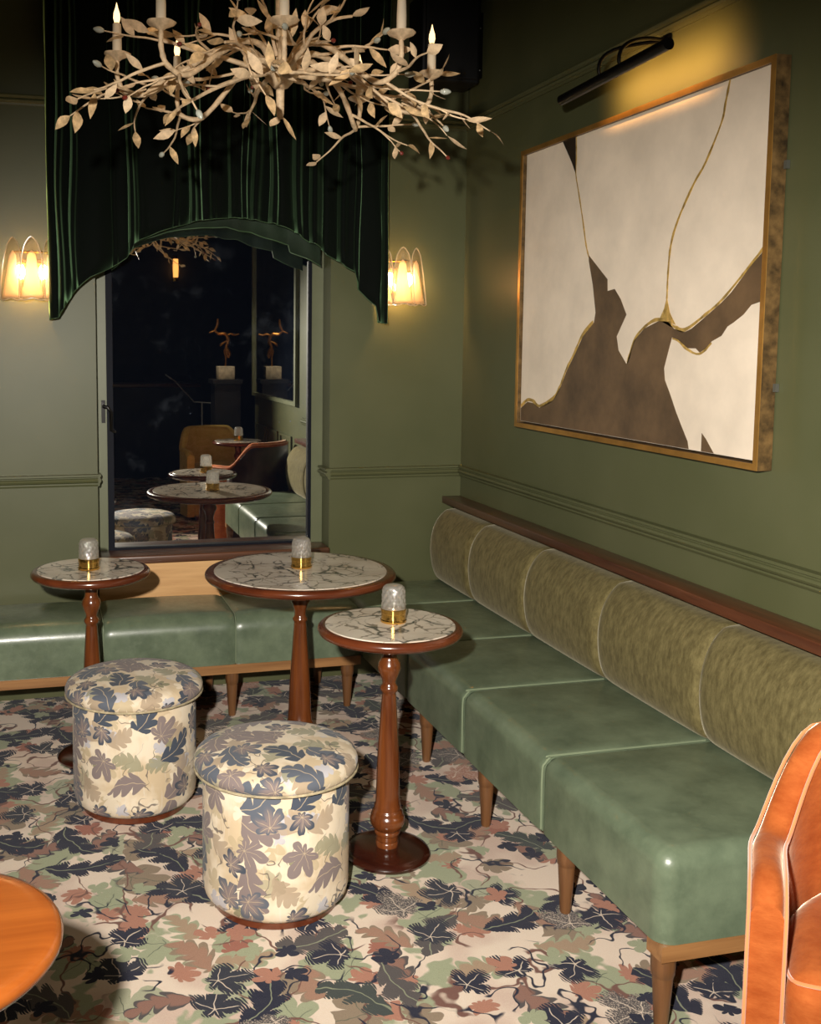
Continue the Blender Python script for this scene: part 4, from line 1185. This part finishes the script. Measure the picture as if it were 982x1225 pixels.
# ------------------------------------------------------------------ behind the camera, seen in the window's reflection
wm = thing('wall_mirror', 'dark framed wall mirror beyond the painting, seen only reflected in the window', 'mirror', (0, 0, 0))
MB().box(-0.012, -0.002, YE + 0.03, -2.99, 1.08, 2.40).build('mirror_glass', MAT['mirror'], wm, smooth=False)
for a, b, c, d in ((YE, YE + 0.03, 1.05, 2.43), (-2.99, -2.94, 1.05, 2.43), (YE + 0.03, -2.99, 1.05, 1.08), (YE + 0.03, -2.99, 2.40, 2.43)):
    MB().box(-0.03, -0.002, a, b, c, d).build('mirror_frame', MAT['casing'], wm, smooth=False)
plx, ply = -0.235, -4.86
pd = thing('plinth_column', 'tall dark column under a gilt sculpture, seen only reflected in the window', 'pedestal', (plx, ply, 0))
MB().box(-0.12, 0.12, -0.12, 0.12, 0, 1.15).build('shaft', MAT['dark'], pd, smooth=False)
MB().box(-0.14, 0.14, -0.14, 0.14, 1.15, 1.188).build('cap', MAT['dark'], pd, smooth=False)
sc = thing('sculpture', 'gilt branching sculpture on a pale stone block, seen only reflected in the window', 'sculpture', (plx, ply, 1.189))
MB().rbox(-0.075, 0.075, -0.075, 0.075, 0, 0.12, 0.004, 1, n=1).build('stone_block', MAT['stone'], sc)
MB().tube(crom([(0, 0, 0.12), (0.004, 0, 0.20), (-0.01, 0, 0.26), (0.02, 0, 0.33), (0.01, 0, 0.40)], 4), [0.007] * 17, 8).build('post', MAT['bronze'], sc)
body = MB()
for pts, r_ in (([(0.03, 0, 0.20), (0.04, 0.01, 0.24), (0.01, 0, 0.30), (0.03, 0, 0.36), (0.0, 0, 0.42), (-0.06, 0, 0.42), (-0.10, 0, 0.45)], 0.016),
                ([(0.0, 0, 0.40), (0.05, 0, 0.42), (0.09, 0, 0.41), (0.13, 0, 0.42)], 0.010), ([(-0.10, 0, 0.45), (-0.075, 0, 0.50), (-0.07, 0, 0.56)], 0.012),
                ([(-0.10, 0, 0.45), (-0.15, 0, 0.43)], 0.008), ([(0.03, 0, 0.36), (-0.03, 0.01, 0.33), (-0.05, 0, 0.31)], 0.011), ([(0.03, 0, 0.20), (0.01, 0, 0.25), (0.015, 0, 0.30)], 0.012)):
    p = crom(pts, 4); body.tube(p, [r_ * (0.55 + 0.45 * math.sin(PI * (i + 1) / (len(p) + 1))) for i in range(len(p))], 8)
body.build('gilt_figure', MAT['bronze'], sc)
rail = thing('metal_rail', 'bent pale metal rail on two posts, seen only reflected in the window', 'rail', (0, 0, 0))
MB().tube([(-0.72, -5.5, 1.21), (-0.63, -5.5, 1.15), (-0.44, -5.5, 0.94), (-0.17, -5.5, 0.92)], 0.006, 8).build('bent_bar', MAT['chrome'], rail)
for x in (-0.36, -0.25):
    MB().tube([(x, -5.5, 0.0), (x, -5.5, 0.935)], 0.006, 8).build('post', MAT['chrome'], rail)
am = thing('amber_lamp', 'small glowing amber wall lamp, seen only reflected in the window', 'lamp', (-0.28, Y_F, 2.42))
MB().rbox(-0.03, 0.03, 0.002, 0.03, -0.16, 0.16, 0.01, 2, n=1).build('wall_plate', MAT['brass'], am)
MB().lathe([(0, -0.11), (0.03, -0.11), (0.035, 0), (0.03, 0.11), (0, 0.11)], 16, 0, 0.075, 0).build('glowing_shade', MAT['amber'], am)
bar = thing('bar_counter', 'long dark bar counter behind the camera, barely seen in the window reflection', 'counter', (-1.2, -7.2, 0))
MB().box(-1.0, 1.0, -0.22, 0.22, 0, 1.02).build('counter_front', MAT['dark'], bar, smooth=False)
MB().rbox(-1.05, 1.05, -0.28, 0.28, 1.02, 1.06, 0.01, 2, n=1).build('counter_top', MAT['walnut_x'], bar)
